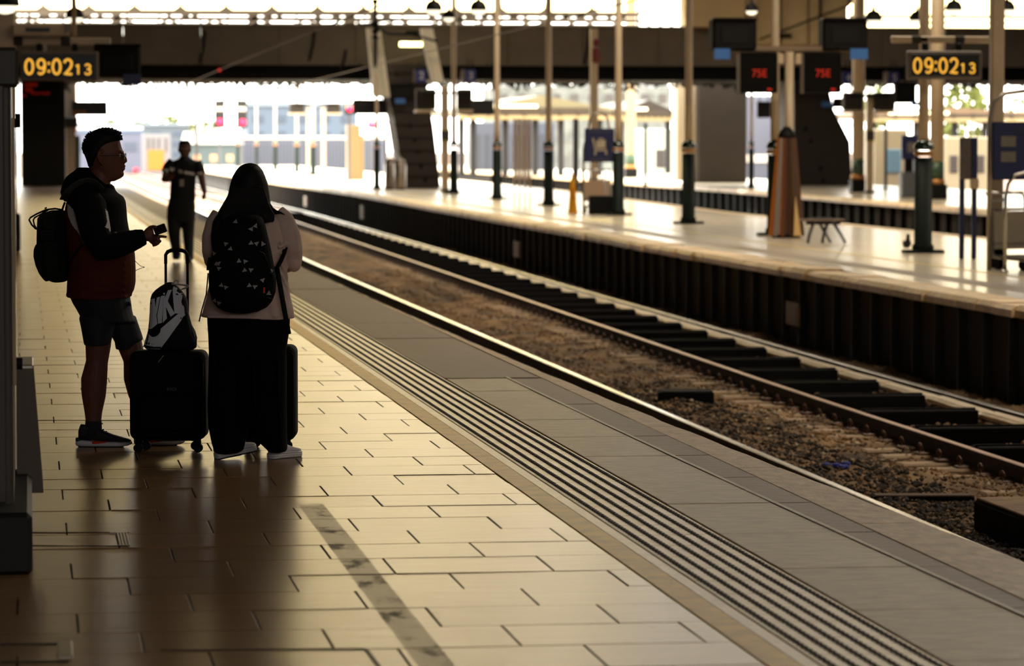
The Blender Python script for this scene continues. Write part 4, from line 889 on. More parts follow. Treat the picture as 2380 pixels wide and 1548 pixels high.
# ---- the left tall cabinet close to the camera
cx0 = G(-60, 1300).x
t = thing('tall_cabinet', 'tall dark grey cabinet at the left edge of the tiled platform, close to the camera', 'cabinet', (-.36, 14.6, 0))
q = MB(); q.box((0, .45, 1.12), (.575, 1.5, 1.86), .012); part('body', q, mat('cabinet_grey', (74, 62, 50), .45), t)
q = MB(); q.box((.0, -.31, 1.1), (.52, .02, 1.7), .006); part('door', q, mat('cabinet_door', (66, 56, 46), .4), t)
q = MB(); q.box((.01, -.3, 2.0), (.62, .06, .16), .015); part('head_panel', q, mat('cabinet_head', (60, 52, 44), .5), t)
q = MB(); q.box((.02, .3, .12), (.68, 1.9, .25), .02); part('plinth', q, mat('black_rubber', (18, 16, 15), .6), t)
q = MB(); q.box((.29, .6, 1.25), (.02, 1.1, 1.1), .004); part('side_screen', q, mat('glossy_side', (190, 170, 140), .12), t)
q = MB(); q.tube([(.3, .2, 1.79), (.325, .2, 1.79)], .03, 12); q.tube([(.3, .2, .78), (.325, .2, .78)], .025, 12); part('lock', q, M_black2, t)
t = thing('side_bin', 'sloping grey box hung on the side of the tall cabinet', 'box', (-.065, 15.9, .16))
q = MB(); q.prism([(0, 0), (.115, 0), (.075, .55), (0, .55)], 'y', -.3, .3); part('body', q, mat('bin_grey', (92, 78, 62), .5), t)
q = MB(); q.box((.035, 0, .555), (.08, .6, .02), .005); part('lid', q, M_steel, t)
t = thing('cable_block', 'black rubber foot block beside the tall cabinet', 'block', (-.03, 15.2, 0))
q = MB(); q.box((0, 0, .06), (.05, .12, .1), .012); part('body', q, M_black, t)
q = MB(); q.box((0, 0, .12), (.03, .06, .03), .006); part('clip', q, M_black2, t)
# white column by the black pier
p = G(165, 428); t = thing('bridge_column', 'pale bridge column with a dark collar right of the black pier', 'column', p); k = p.y / FPX
q = MB(); q.box((0, 0, zat(188, p.y) / 2), (24 * k, .5, zat(188, p.y)), .03); part('shaft', q, mat('grey_column', (92, 84, 76), .6), t)
q = MB(); q.box((0, -.05, zat(285, p.y)), (34 * k, .7, 26 * k), .06); part('collar', q, M_black2, t)
q = MB(); q.box((12 * k, -.1, zat(250, p.y)), (5 * k, .3, 120 * k), .02); part('cable_duct', q, mat('pink_duct', (190, 160, 140), .5), t)
q = MB(); q.box((16 * k, -.1, zat(360, p.y)), (10 * k, .3, 90 * k), .02); part('green_cover', q, M_green, t)
# ================================================================== BEYOND THE BRIDGE
def signal(u, v0, v1, ul, vl, Y, label, m=M_redlamp):
    p = PY(u, v1, Y); zg = -1.2; t = thing('railway_signal', label, 'signal', (p.x, Y, zg)); k = Y / FPX
    q = MB(); q.tube([(0, .2, 0), (0, .2, p.z - zg + .5)], .06, 8); part('mast', q, mat('signal_mast', (80, 78, 84), .5), t)
    h = (v1 - v0) * k; zc = p.z - zg + h / 2
    q = MB(); q.box((0, 0, zc), (24 * k, .25, h), .03); part('head', q, mat('signal_head', (26, 22, 23), .7), t)
    q = MB(); q.box((0, -.14, zc + h * .18), (18 * k, .03, 9 * k), .005); part('white_band', q, M_white, t)
    lp = PY(ul, vl, Y - .2); q = MB(); q.ball((lp.x - p.x, -.2, lp.z - zg), (7 * k, .08, 7 * k), 14, 9); part('red_lamp', q, m, t, True)
    return t
signal(511, 233, 298, 511, 283, 215, 'railway signal glowing red, left one of the pair'); signal(562, 233, 298, 564, 284, 215, 'railway signal glowing red, right one of the pair')
signal(812, 240, 266, 813, 253, 156, 'small red signal lamp at the left end of the navy hanging sign'); signal(866, 280, 298, 864, 289, 230, 'dim red signal right of the beige cabinet', mat('dim_signal', (255, 60, 100), .4, emit=(255, 70, 110), estr=1.0))
signal(1131, 292, 306, 1131, 299, 240, 'small red signal seen through the far shelter', mat('dim_signal', (255, 60, 100), .4, emit=(255, 70, 110), estr=1.0))
def block(name, label, cat, u0, v0, u1, v1, Y, dep, m, extra=None, zbase=None):
    a = PY(u0, v1, Y); b_ = PY(u1, v0, Y); z0 = a.z if zbase is None else zbase
    t = thing(name, label, cat, ((a.x + b_.x) / 2, Y, z0)); w, h = b_.x - a.x, b_.z - z0
    q = MB(); q.box((0, dep / 2, h / 2), (w, dep, h), .06); part('body', q, m, t)
    if extra: extra(t, w, h)
    return t
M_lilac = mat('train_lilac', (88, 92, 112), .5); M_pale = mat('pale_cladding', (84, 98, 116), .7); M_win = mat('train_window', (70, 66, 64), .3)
def tr(t, w, h):
    n_ = max(3, int(w / 2.2))
    q = MB(); q.box((0, -.03, h * .96), (w, .1, h * .05), .01); part('roof_line', q, mat('blue_grey_line', (70, 92, 120), .6), t)
    q = MB(); q.box((0, .8, h + .15), (w, 1.5, .3), .1); part('roof', q, mat('train_roof', (200, 198, 196), .6), t)
    for i in range(n_): q = MB(); q.box((-w / 2 + (i + .5) * w / n_, -.02, h * .62), (w / n_ * .5, .06, h * .22), .02); part('window_pane', q, mat('pale_window', (70, 78, 96), .3), t)
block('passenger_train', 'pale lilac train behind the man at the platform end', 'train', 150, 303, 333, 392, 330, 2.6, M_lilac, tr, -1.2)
def tf(t, w, h):
    q = MB(); q.box((-w * .03, -.05, h * .36), (w * .6, .12, h * .5), .03); part('yellow_front', q, mat('train_yellow', (176, 104, 24), .5), t)
    for dx in (-.3, -.12, .08, .34): q = MB(); q.box((w * dx, -.04, h * .74), (w * .06, .06, h * .34), .01); part('windscreen', q, M_win, t)
    q = MB(); q.box((-w * .75, -.3, h * .1), (.5, .3, .5), .05); part('red_buffer', q, mat('buffer_red', (200, 40, 60), .5), t)
block('train_front', 'white train front with a yellow panel between the two men', 'train', 332, 312, 396, 392, 318, 3, mat('train_front_white', (118, 116, 120), .5), tf, -1.2)
def fence(t, w, h):
    n_ = 60; q = MB()
    for i in range(n_): q.box((-w / 2 + (i + .5) * w / n_, -.04, h * .45), (w / n_ * .4, .06, h * .9), .01)
    part('corrugation', q, mat('fence_rib', (90, 94, 108), .6), t, kind='stuff')
    q = MB(); q.box((0, .2, h + .05), (w, .5, .25), .04); part('coping', q, M_white, t)
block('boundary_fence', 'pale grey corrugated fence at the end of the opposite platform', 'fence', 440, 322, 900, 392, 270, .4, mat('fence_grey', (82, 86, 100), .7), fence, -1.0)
def hut(t, w, h):
    q = MB(); q.prism([(-w * .55, h), (w * .55, h), (w * .5, h + .5), (-w * .5, h + .9)], 'y', -.3, 3.5); part('roof', q, mat('hut_roof', (196, 200, 200), .6), t)
    for i in range(3): q = MB(); q.box((-w * .3 + i * w * .3, -.03, h * .6), (w * .12, .06, h * .2), .01); part('window_pane', q, mat('amber_window', (196, 150, 110), .4), t)
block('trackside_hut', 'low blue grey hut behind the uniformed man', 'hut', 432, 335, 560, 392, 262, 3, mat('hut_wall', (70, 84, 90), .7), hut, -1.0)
def bld(t, w, h):
    q = MB(); q.box((0, -.1, h * .98), (w * 1.01, .3, h * .06), .02); part('cornice', q, mat('slate_edge', (120, 136, 148), .6), t)
    for i in range(5):
        for j in range(3): q = MB(); q.box((-w * .4 + i * w * .2, -.04, h * (.25 + j * .25)), (w * .1, .08, h * .12), .02); part('window', q, mat('bld_window', (64, 76, 94), .3), t)
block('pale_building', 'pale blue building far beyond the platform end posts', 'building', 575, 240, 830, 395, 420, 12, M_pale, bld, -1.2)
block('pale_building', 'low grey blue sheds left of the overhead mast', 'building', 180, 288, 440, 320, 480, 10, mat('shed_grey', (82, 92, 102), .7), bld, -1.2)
# overhead line mast
t = thing('overhead_mast', 'grey overhead line mast rising above the uniformed man', 'mast', PY(457, 395, 260)); k = 260 / FPX; t.location.z = -1.2
q = MB(); q.box((0, 0, 3.9), (8 * k, .25, 7.8), .03); part('column', q, mat('mast_grey', (44, 44, 46), .6), t)
q = MB(); q.tube([(0, 0, 4.1), (.6, 0, 4.4), (.9, 0, 4.75), (1.8, 0, 5.0)], .05, 6); q.tube([(0, 0, 6.6), (2.6, 0, 6.6)], .07, 6); part('cantilever', q, mat('mast_grey', (112, 112, 110), .6), t)
q = MB()
for dx in (.6, 1.4, 2.2): q.lathe((dx, 0, 6.1), [(.05, 0), (.14, .1), (.05, .2), (.14, .3), (.05, .45)], 8)
part('insulator', q, M_black, t)
# trees
def tree(u, v0, v1, wpx, Y, label):
    p = PY(u, v1, Y); k = Y / FPX; t = thing('tree', label, 'tree', (p.x, Y, -1.2)); h = PY(u, v0, Y).z + 1.2
    q = MB(); q.tube([(0, 0, 0), (.05, 0, h * .3), (0, 0, h * .6)], [.3, .22, .1], 8); part('trunk', q, mat('bark', (80, 66, 52), .9), t)
    q = MB(); r_ = random.Random(int(u)); R_ = wpx * k / 2
    for i in range(420):
        a_ = r_.uniform(0, 6.28); b_ = r_.uniform(-.6, 1); rr = R_ * math.sqrt(max(0, 1 - b_ * b_ * .8)) * r_.uniform(.6, 1.02); x_, y_, z_ = rr * math.cos(a_), rr * math.sin(a_), h * .62 + b_ * h * .36
        s_ = R_ * .16; n_ = Vector((r_.uniform(-1, 1), r_.uniform(-1, 1), r_.uniform(-.3, 1))).normalized(); a1 = n_.orthogonal().normalized(); a2 = n_.cross(a1)
        q.add([Vector((x_, y_, z_)) + a1 * s_, Vector((x_, y_, z_)) + a2 * s_ * .7, Vector((x_, y_, z_)) - a1 * s_, Vector((x_, y_, z_)) - a2 * s_ * .7], [(0, 1, 2, 3)])
    part('crown', q, mat('leaf_green', (98, 106, 44), .8, var=.2, scale=1), t)
for u, v0, w_, l_ in ((215, 284, 70, 'yellow green tree left of the man\'s hair'), (265, 276, 60, 'yellow green tree behind the man\'s hair'), (330, 280, 70, 'yellow green tree right of the man\'s hair'), (395, 266, 64, 'tallest yellow green tree left of the overhead mast'), (440, 286, 50, 'small yellow green tree beside the overhead mast'), (486, 280, 50, 'yellow green tree left of the red signals')):
    tree(u, v0, 310, w_ * .92, 500 + 9 * (int(u) % 7), l_)
for u, v0, w_, l_ in ((1330, 262, 80, 'green tree seen through the far shelter, left one'), (1250, 268, 70, 'green tree seen through the far shelter by the middle posts'), (2240, 195, 120, 'green tree beyond the right clock post'), (2365, 225, 60, 'green tree behind the steel arch'), (1650, 250, 80, 'green tree hidden mostly by the brown pier'), (2020, 180, 90, 'green tree beyond the platform number signs')):
    tree(u, v0, 330, w_, 330, l_)
# far shelters and canopies on the right
def canopy(u0, u1, v0, v1, Y, label, m, posts):
    a = PY(u0, v1, Y); b_ = PY(u1, v0, Y); t = thing('platform_canopy', label, 'canopy', ((a.x + b_.x) / 2, Y, 0)); w = b_.x - a.x; z1, z0 = b_.z, a.z
    q = MB(); q.prism([(-w / 2, z0), (w / 2, z0), (w / 2, z0 + .25), (0, z1), (-w / 2, z0 + .25)], 'y', 0, 14); part('roof', q, m, t)
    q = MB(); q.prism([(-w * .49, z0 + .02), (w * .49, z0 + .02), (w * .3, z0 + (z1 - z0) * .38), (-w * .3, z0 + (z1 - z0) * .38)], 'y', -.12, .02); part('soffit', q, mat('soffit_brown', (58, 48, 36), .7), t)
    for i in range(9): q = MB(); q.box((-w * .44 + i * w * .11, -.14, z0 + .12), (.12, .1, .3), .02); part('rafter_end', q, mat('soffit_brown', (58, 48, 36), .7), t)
    q = MB(); q.box((-w * .2, -.16, z0 + (z1 - z0) * .45), (w * .34, .06, .16), .02); part('bright_strip', q, mat('strip_glow', (255, 246, 210), .4, emit=(255, 240, 190), estr=1.5), t)  # glow put in place of light falling on the fascia strip
    q = MB(); q.box((0, -.05, z0 - .1), (w * 1.01, .12, .25), .03); part('fascia', q, mat('canopy_fascia', (150, 132, 96), .6), t)
    for u in posts: q = MB(); x_ = PY(u, 300, Y).x - t.location.x; q.box((x_, 1, z0 / 2), (.3, .3, z0), .03); part('leg', q, mat('canopy_post', (22, 22, 26), .6), t)
    return t
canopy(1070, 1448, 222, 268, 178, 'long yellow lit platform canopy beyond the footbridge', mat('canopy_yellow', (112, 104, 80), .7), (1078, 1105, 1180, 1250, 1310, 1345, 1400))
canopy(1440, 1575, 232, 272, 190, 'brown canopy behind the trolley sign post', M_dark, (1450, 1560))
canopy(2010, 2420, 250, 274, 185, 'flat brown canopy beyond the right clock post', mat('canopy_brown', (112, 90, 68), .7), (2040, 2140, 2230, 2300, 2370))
M_silver = mat('train_silver', (58, 64, 80), .4)
block('passenger_train', 'dark windowed train seen through the far shelter behind the middle posts', 'train', 1100, 284, 1290, 402, 215, 3, M_silver, lambda t, w, h: [part('window_pane', (lambda q: q.box((-w / 2 + (i + .5) * w / 9, -.03, h * .55), (w / 9 * .55, .06, h * .55), .02))(MB()), mat('train_dark', (50, 54, 66), .3), t) for i in range(9)], -1.2)
block('white_train', 'white and green train between the thick column and the pale pier', 'train', 1492, 300, 1572, 402, 210, 3, mat('train_white', (190, 196, 180), .5), lambda t, w, h: [part('window_pane', (lambda q: q.box((w * .05, -.03, h * .52), (w * .3, .06, h * .3), .03))(MB()), M_win, t), part('yellow_stripe', (lambda q: q.box((0, -.03, h * .12), (w, .06, h * .1), .02))(MB()), mat('lime_stripe', (190, 186, 80), .5), t)], -1.2)
block('passenger_train', 'pale grey train side in the bright gap right of the brown pier', 'train', 1733, 222, 1800, 420, 200, 3, mat('train_grey', (84, 88, 104), .5), lambda t, w, h: [part('waist_line', (lambda q: q.box((0, -.03, h * .35), (w, .06, h * .08), .02))(MB()), M_white, t)], -1.2)
block('cream_train', 'cream train front with a blue window right of the slim noticed post', 'train', 2030, 300, 2110, 425, 150, 3, mat('train_cream', (150, 140, 118), .5), lambda t, w, h: [part('windscreen', (lambda q: q.box((.1 * w, -.03, h * .6), (w * .4, .06, h * .3), .03))(MB()), mat('blue_window', (90, 120, 140), .2), t)], -1.2)
block('cream_train', 'cream train side behind the two legged navy notice board', 'train', 2195, 318, 2300, 425, 160, 3, mat('train_cream', (150, 140, 118), .5), lambda t, w, h: [part('window_pane', (lambda q: q.box((-w * .3 + i * w * .3, -.03, h * .6), (w * .18, .06, h * .26), .03))(MB()), M_win, t) for i in range(3)], -1.2)
# ================================================================== PEOPLE
class Fig:
    def __init__(s, u0, v0, name, label):
        s.u0, s.v0 = u0, v0; g_ = G(u0, v0); s.g = g_
        s.s = FPX / ((g_ - Vector((0, 0, CAMH))).dot(Fw))
        s.root = thing(name, label, 'person', g_, -YAW); s.M = Matrix.Translation(g_) @ Matrix.Rotation(-YAW, 4, 'Z')
    def p(s, u, v, d=0.0): return Vector(((u - s.u0) / s.s, d, (s.v0 - v) / s.s))
    def loft(s, mb, secs, n=20, pw=1.0):
        out = []
        for t in secs:
            v, ul, ur, hw = t[:4]; yc = t[4] if len(t) > 4 else 0.0
            out.append((((ul + ur) / 2 - s.u0) / s.s, yc, (s.v0 - v) / s.s, (ur - ul) / 2 / s.s, hw))
        out.sort(key=lambda q: q[2]); return mb.loft(out, n, pw)
    def tube(s, mb, pts, r, n=10, flat=1.0, up=None): return mb.tube([s.p(*q) for q in pts], r, n, True, flat, up)
    def part(s, name, me, par=None, **kw): return link(name, me, par or s.root, **kw)
M_skin = mat('skin', (112, 64, 46), .55, var=.06, scale=8); M_skin2 = mat('skin_deep', (104, 66, 50), .55)
M_hair = mat('black_hair', (9, 7, 7), .6, spec=.2)
M_hair2 = mat('dark_brown_hair', (14, 10, 9), .6, spec=.2)
def hand(fig, mb, wrist, knuck, fingers, thumb, pr=.03):
    fig_w = Vector(wrist); fig_k = Vector(knuck); mb.tube([fig_w, fig_w.lerp(fig_k, .5), fig_k], [(pr * .85, pr * .6), (pr * 1.15, pr * .62), (pr * 1.1, pr * .5)], 10)
    for f in fingers: mb.tube([Vector(q) for q in f], [.0098, .0095, .0085, .007][:len(f)], 8)
    mb.tube([Vector(q) for q in thumb], [.013, .0115, .010, .008][:len(thumb)], 8)
# ------------------------------------------------------------------ the man in profile
mn = Fig(250, 1035, 'person', 'man in profile with glasses holding a phone, in black and rust jacket and shorts')
P = mn.p
b = MB()
mn.loft(b, [(305, 228, 258, .03), (310, 217, 271, .052), (318, 209, 280, .066), (330, 203, 283.5, .073), (345, 200, 287.5, .077), (352, 200, 290.5, .078), (358, 201, 288.5, .078), (366, 204, 288, .077), (374, 208, 288.5, .073), (383, 210, 289.5, .068), (393, 211, 290, .062), (402, 213, 291, .055), (409, 218, 290.5, .05), (414, 224, 286, .046), (417, 230, 280, .043), (422, 224, 269, .045)], 24)
mn.loft(b, [(396, 212, 262, .055), (412, 210, 266, .056), (424, 208, 260, .058), (436, 204, 262, .066), (450, 196, 270, .1), (470, 180, 280, .17), (500, 172, 285, .18), (560, 175, 298, .165), (640, 176, 305, .17), (690, 176, 300, .165), (720, 196, 300, .15), (740, 204, 300, .14)], 20)
mn.tube(b, [(288, 354, 0), (290.5, 362, 0), (295, 370.5, 0), (296, 374.5, 0), (290, 379, 0)], [.008, .009, .011, .012, .009], 10)      # nose
for sg in (-1, 1): b.ball(P(289.5, 376.5, sg * .012), (.010, .009, .008), 8, 5)
b.ball(P(291.8, 386.3, 0), (.0105, .024, .008)); b.ball(P(291, 393, 0), (.010, .022, .0085)); b.ball(P(284.5, 405, 0), (.019, .03, .02)); b.ball(P(287.5, 354, 0), (.011, .06, .009))
for sg in (-1, 1):                                                            # ears, arms, legs
    mn.tube(b, [(247, 352, sg * .077), (239, 354, sg * .092), (236.5, 364, sg * .095), (240, 374, sg * .088), (246, 383, sg * .078)], [.008, .010, .010, .009, .009], 8)
    b.ball(P(243, 366, sg * .079), (.012, .008, .03), 8, 6)
mn.tube(b, [(228, 476, -.17), (236, 520, -.24), (252, 566, -.28), (300, 560, -.27), (348, 547, -.26)], [.055, .05, .045, .042, .029], 12)
mn.tube(b, [(228, 476, .17), (240, 530, .24), (258, 580, .25), (284, 594, .18)], [.055, .05, .042, .03], 12)
mn.tube(b, [(236, 720, -.085), (234, 800, -.09), (231, 838, -.09), (224, 880, -.09), (223, 915, -.09), (222, 955, -.09), (222, 985, -.09), (222, 1010, -.09)], [(.085, .075), (.072, .07), (.062, .058), (.074, .06), (.069, .056), (.05, .046), (.041, .04), (.042, .04)], 14, up=(1, 0, 0))
mn.tube(b, [(262, 720, .095), (298, 800, .1), (309, 838, .1), (314, 880, .1), (321, 915, .1), (330, 955, .1), (338, 985, .06), (340, 1010, .03)], [(.085, .075), (.072, .07), (.063, .058), (.074, .06), (.068, .056), (.05, .046), (.041, .04), (.042, .04)], 14, up=(1, 0, 0))
mn.tube(b, [(216, 1016, -.09), (240, 1020, -.09), (290, 1026, -.09)], [.04, .036, .028], 10, .8); mn.tube(b, [(334, 1016, .015), (358, 1020, .015), (410, 1026, .015)], [.04, .036, .028], 10, .8)
yh = -.265
hand(mn, b, P(349, 546, yh), P(372, 541, yh), [
    [P(371, 545, yh - .012), P(383, 545.5, yh - .03), P(393, 546.5, yh - .03), P(402.5, 547.5, yh - .028)],
    [P(370, 550, yh - .006), P(382, 553, yh - .034), P(388, 557, yh - .03), P(383, 561.5, yh - .018)],
    [P(368, 555, yh + .002), P(378, 559, yh - .03), P(382, 563.5, yh - .026), P(376, 566.5, yh - .014)],
    [P(364, 559, yh + .01), P(372, 563, yh - .02), P(374.5, 567, yh - .018), P(369, 568, yh - .008)]],
    [P(354, 534, yh - .004), P(364, 526, yh - .012), P(372, 523.5, yh - .03), P(379, 524, yh - .042)], .034)
mn.part('body', remesh(b, 'body', M_skin, .0045, 5))
# hair
b = MB()
mn.loft(b, [(300.5, 238, 253, .02), (302, 229, 264, .042), (305, 221, 273, .056), (310, 214, 280, .067), (317, 207.5, 284.5, .075), (324, 203, 285.5, .079), (330, 200.5, 281, .081), (338, 198.5, 270, .082), (346, 197.5, 262, .082), (356, 198.5, 251, .0815), (366, 203, 240, .08), (376, 206.5, 229, .076), (388, 210, 222, .066)], 24)
hm = remesh(b, 'hair', M_hair, .0045, 3)
b = MB()
for i in range(420):
    a_ = random.uniform(0, 6.28); r_ = math.sqrt(random.random()); u = 245 + 37 * r_ * math.cos(a_); d = .066 * r_ * math.sin(a_)
    v = 303 + 17 * r_ * r_ * (1 if math.cos(a_) < 0 else .75); ln = random.uniform(5, 9)
    mn.tube(b, [(u, v + 4, d), (u + 2.5 + random.uniform(-1, 1.6), v - ln * .35, d * 1.05), (u + 5.5 + random.uniform(-1.5, 2.5), v - ln * .8, d * 1.08)], [.006, .0042, .0006], 4)
for i in range(90): v = random.uniform(308, 358); d = random.uniform(-.06, .06); x0 = np.interp(v, [305, 317, 330, 346, 360], [221, 208, 201, 198, 201]); mn.tube(b, [(x0 + 4, v + 2, d), (x0 - .5, v - .5, d), (x0 - 1.8, v - 3.5, d)], [.005, .003, .0006], 4)
for i in range(90): d = random.uniform(-.055, .055); v = random.uniform(308, 326); x0 = np.interp(v, [308, 317, 326], [277, 283, 284]); mn.tube(b, [(x0 - 4, v - 1, d), (x0 + 1, v, d), (x0 + 4, v + random.uniform(-2, 3), d)], [.006, .004, .0006], 4)
def join_mesh(me, mb, m):
    m2 = mb.mesh('tmp', m, True); bm = bmesh.new(); bm.from_mesh(me); bm.from_mesh(m2); bm.to_mesh(me); bm.free(); bpy.data.meshes.remove(m2); return me
mn.part('hair', join_mesh(hm, b, M_hair))
q = MB(); 
for sg in (-1, 1): q.tube([P(289.5, 355, sg * .012), P(288, 353.5, sg * .028), P(282, 354.5, sg * .042)], [.003, .0042, .002], 6)
mn.part('eyebrows', q.mesh('eyebrows', M_hair))
for sg in (-1, 1):
    q = MB(); q.ball(P(282.2, 361.5, sg * .026), .0125, 12, 8); e_ = mn.part('eye', q.mesh('eye', mat('eye_white', (190, 184, 176), .3), True))
    q = MB(); q.ball(P(287, 361.5, sg * .027), (.0025, .006, .006), 10, 6); link('iris', q.mesh('iris', M_black, True), e_)
gl = thing('eyeglasses', 'thin metal framed glasses worn by the man in profile', 'glasses', mn.g, -YAW)
q = MB()
for sg in (-1, 1):
    c = P(294.5, 363.5, sg * .036); ring = [c + Vector((.002 * math.cos(w) * sg * 0, .026 * math.cos(w), .016 * math.sin(w))) for w in np.linspace(0, 2 * math.pi, 19)]
    q.tube(ring, .0013, 6)
    q.tube([P(294.5, 361, sg * .062), P(288, 361.5, sg * .078), P(262, 362, sg * .085), P(243, 363, sg * .088)], .0016, 6)
    q.tube([P(293, 364, sg * .011), P(291.5, 368, sg * .009)], .002, 6)
q.tube([P(294.5, 361, -.011), P(296, 360, 0), P(294.5, 361, .011)], .0014, 6)
link('frame', q.mesh('frame', mat('gunmetal', (60, 54, 48), .3, .8), True), gl)
for sg in (-1, 1):
    q = MB(); c = P(294.5, 363.5, sg * .036); q.add([c + Vector((0, .024 * math.cos(w), .0145 * math.sin(w))) for w in np.linspace(0, 2 * math.pi, 18, endpoint=False)], [tuple(range(18))]); link('lens', q.mesh('lens', M_glass), gl)
# jacket: rust torso, black yoke and sleeves, grey panels
M_rust = mat('rust_fabric', (84, 34, 22), .8, spec=.15, var=.12, scale=12, bump=.1); M_jblk = mat('black_fabric', (13, 13, 14), .85, spec=.15, var=.15, scale=12, bump=.1); M_jgrey = mat('grey_reflective', (216, 212, 214), .6)
b = MB()
mn.loft(b, [(433, 203, 266, .085), (440, 190, 271, .11), (448, 176, 276, .15), (457, 165, 290, .19), (468, 159, 295, .215), (485, 155, 297, .225), (510, 155, 298.5, .23), (531, 155, 302, .228), (560, 156, 310, .225), (590, 158.5, 316, .222), (625, 160, 317.5, .222), (655, 159, 317.4, .22), (672, 158, 314, .215), (684, 158, 308, .21), (690, 162, 303.5, .205)], 30)
for i in range(5): mn.tube(b, [(168 + i * 3, 604 + i * 19, -.1), (200, 598 + i * 20, -.196), (250, 606 + i * 17, -.2165), (300, 610 + i * 16, -.14)], .009, 8)
mn.tube(b, [(160, 683, 0), (165, 686, -.1), (200, 689, -.19), (250, 690, -.212), (296, 688, -.12), (306, 685, 0)], .011, 8)
jk = mn.part('jacket', remesh(b, 'jacket', M_rust, .007, 6))
jm = jk.data
def poly_in(x, y, pl):
    c = False; j = len(pl) - 1
    for i in range(len(pl)):
        if (pl[i][1] > y) != (pl[j][1] > y) and x < (pl[j][0] - pl[i][0]) * (y - pl[i][1]) / (pl[j][1] - pl[i][1]) + pl[i][0]: c = not c
        j = i
    return c
jm.materials.append(M_jblk); jm.materials.append(M_jgrey)
blackp = [(150, 420), (320, 420), (330, 545), (300, 570), (221, 577), (200, 545), (180, 515), (167, 490), (166, 474), (158, 478)]
greyp = [(166, 473), (176, 480), (186, 488), (192, 500), (196, 523), (206, 548), (221, 577), (211, 566), (194, 537), (180, 522), (170, 503), (166.5, 490)]
def paint(me, fig, rules):
    for f in me.polygons:
        c = f.center; u = c.x * fig.s + fig.u0; v = fig.v0 - c.z * fig.s
        for pl, k in rules:
            if poly_in(u, v, pl): f.material_index = k
paint(jm, mn, [(blackp, 1), (greyp, 2)])
b = MB()                                                                      # near sleeve, far sleeve
mn.tube(b, [(214, 456, -.165), (222, 476, -.205), (232, 510, -.255), (241, 545, -.285), (258, 570, -.295), (288, 566, -.29), (317, 558, -.282), (338, 551, -.272), (351, 547.5, -.265)], [.07, .092, .09, .086, .08, .074, .063, .052, .043], 16)
for u, v, r_ in ((306, 560, .066), (322, 556, .06), (335, 552, .055), (345, 549, .048), (270, 568, .081)): b.tube([P(u - 2, v + .6, -.285), P(u + 2, v - .6, -.28)], [r_, r_], 16)
sl = mn.part('sleeve', remesh(b, 'sleeve', M_jblk, .006, 4)); sl.data.materials.append(M_jgrey)
paint(sl.data, mn, [([(261, 484), (268, 495), (278, 515), (287, 526), (289, 538), (272, 535), (270, 527), (262, 526), (267, 515)], 1), (greyp, 1)])
b = MB(); mn.tube(b, [(232, 460, .15), (236, 490, .22), (246, 540, .27), (258, 580, .26), (276, 592, .2), (284, 594, .16)], [.085, .088, .082, .072, .055, .045], 16); mn.part('sleeve', remesh(b, 'sleeve', M_jblk, .008, 5))
b = MB()                                                                      # hood and collar
mn.loft(b, [(390, 183, 211, .085), (396, 180, 216, .1), (403, 169, 224, .125), (412, 158, 236, .145), (424, 151, 250, .155), (436, 147, 262, .155), (447, 144, 266, .15), (456, 146.5, 262, .14), (463, 150, 250, .12), (469, 152.5, 230, .09)], 24)
mn.tube(b, [(256, 430, -.05), (264, 436, -.04), (268, 442, 0), (264, 436, .04), (256, 430, .05)], .012, 8)
mn.part('hood', remesh(b, 'hood', M_jblk, .007, 5))
# shorts
M_short = mat('dark_navy_cotton', (22, 25, 31), .75, var=.15, scale=14, bump=.1)
b = MB()
mn.loft(b, [(676, 164, 306, .19), (690, 165, 304.5, .195), (705, 172, 307, .195), (720, 181, 308.5, .19), (735, 189, 312, .185), (748, 192, 318, .175)], 24)
mn.loft(b, [(735, 189, 275, .095, -.085), (760, 194.5, 272, .098, -.088), (785, 199, 266, .1, -.09), (800, 201.5, 262, .1, -.09)], 20)
mn.loft(b, [(735, 226, 313, .095, .09), (760, 240, 321, .098, .095), (778, 250, 327, .1, .1), (790, 262, 330, .1, .1), (814, 266, 305, .09, .1)], 20)
mn.tube(b, [(303, 700, -.08), (310, 706.5, -.085), (306, 710, -.085)], .008, 6)
mn.part('shorts', remesh(b, 'shorts', M_short, .007, 4))
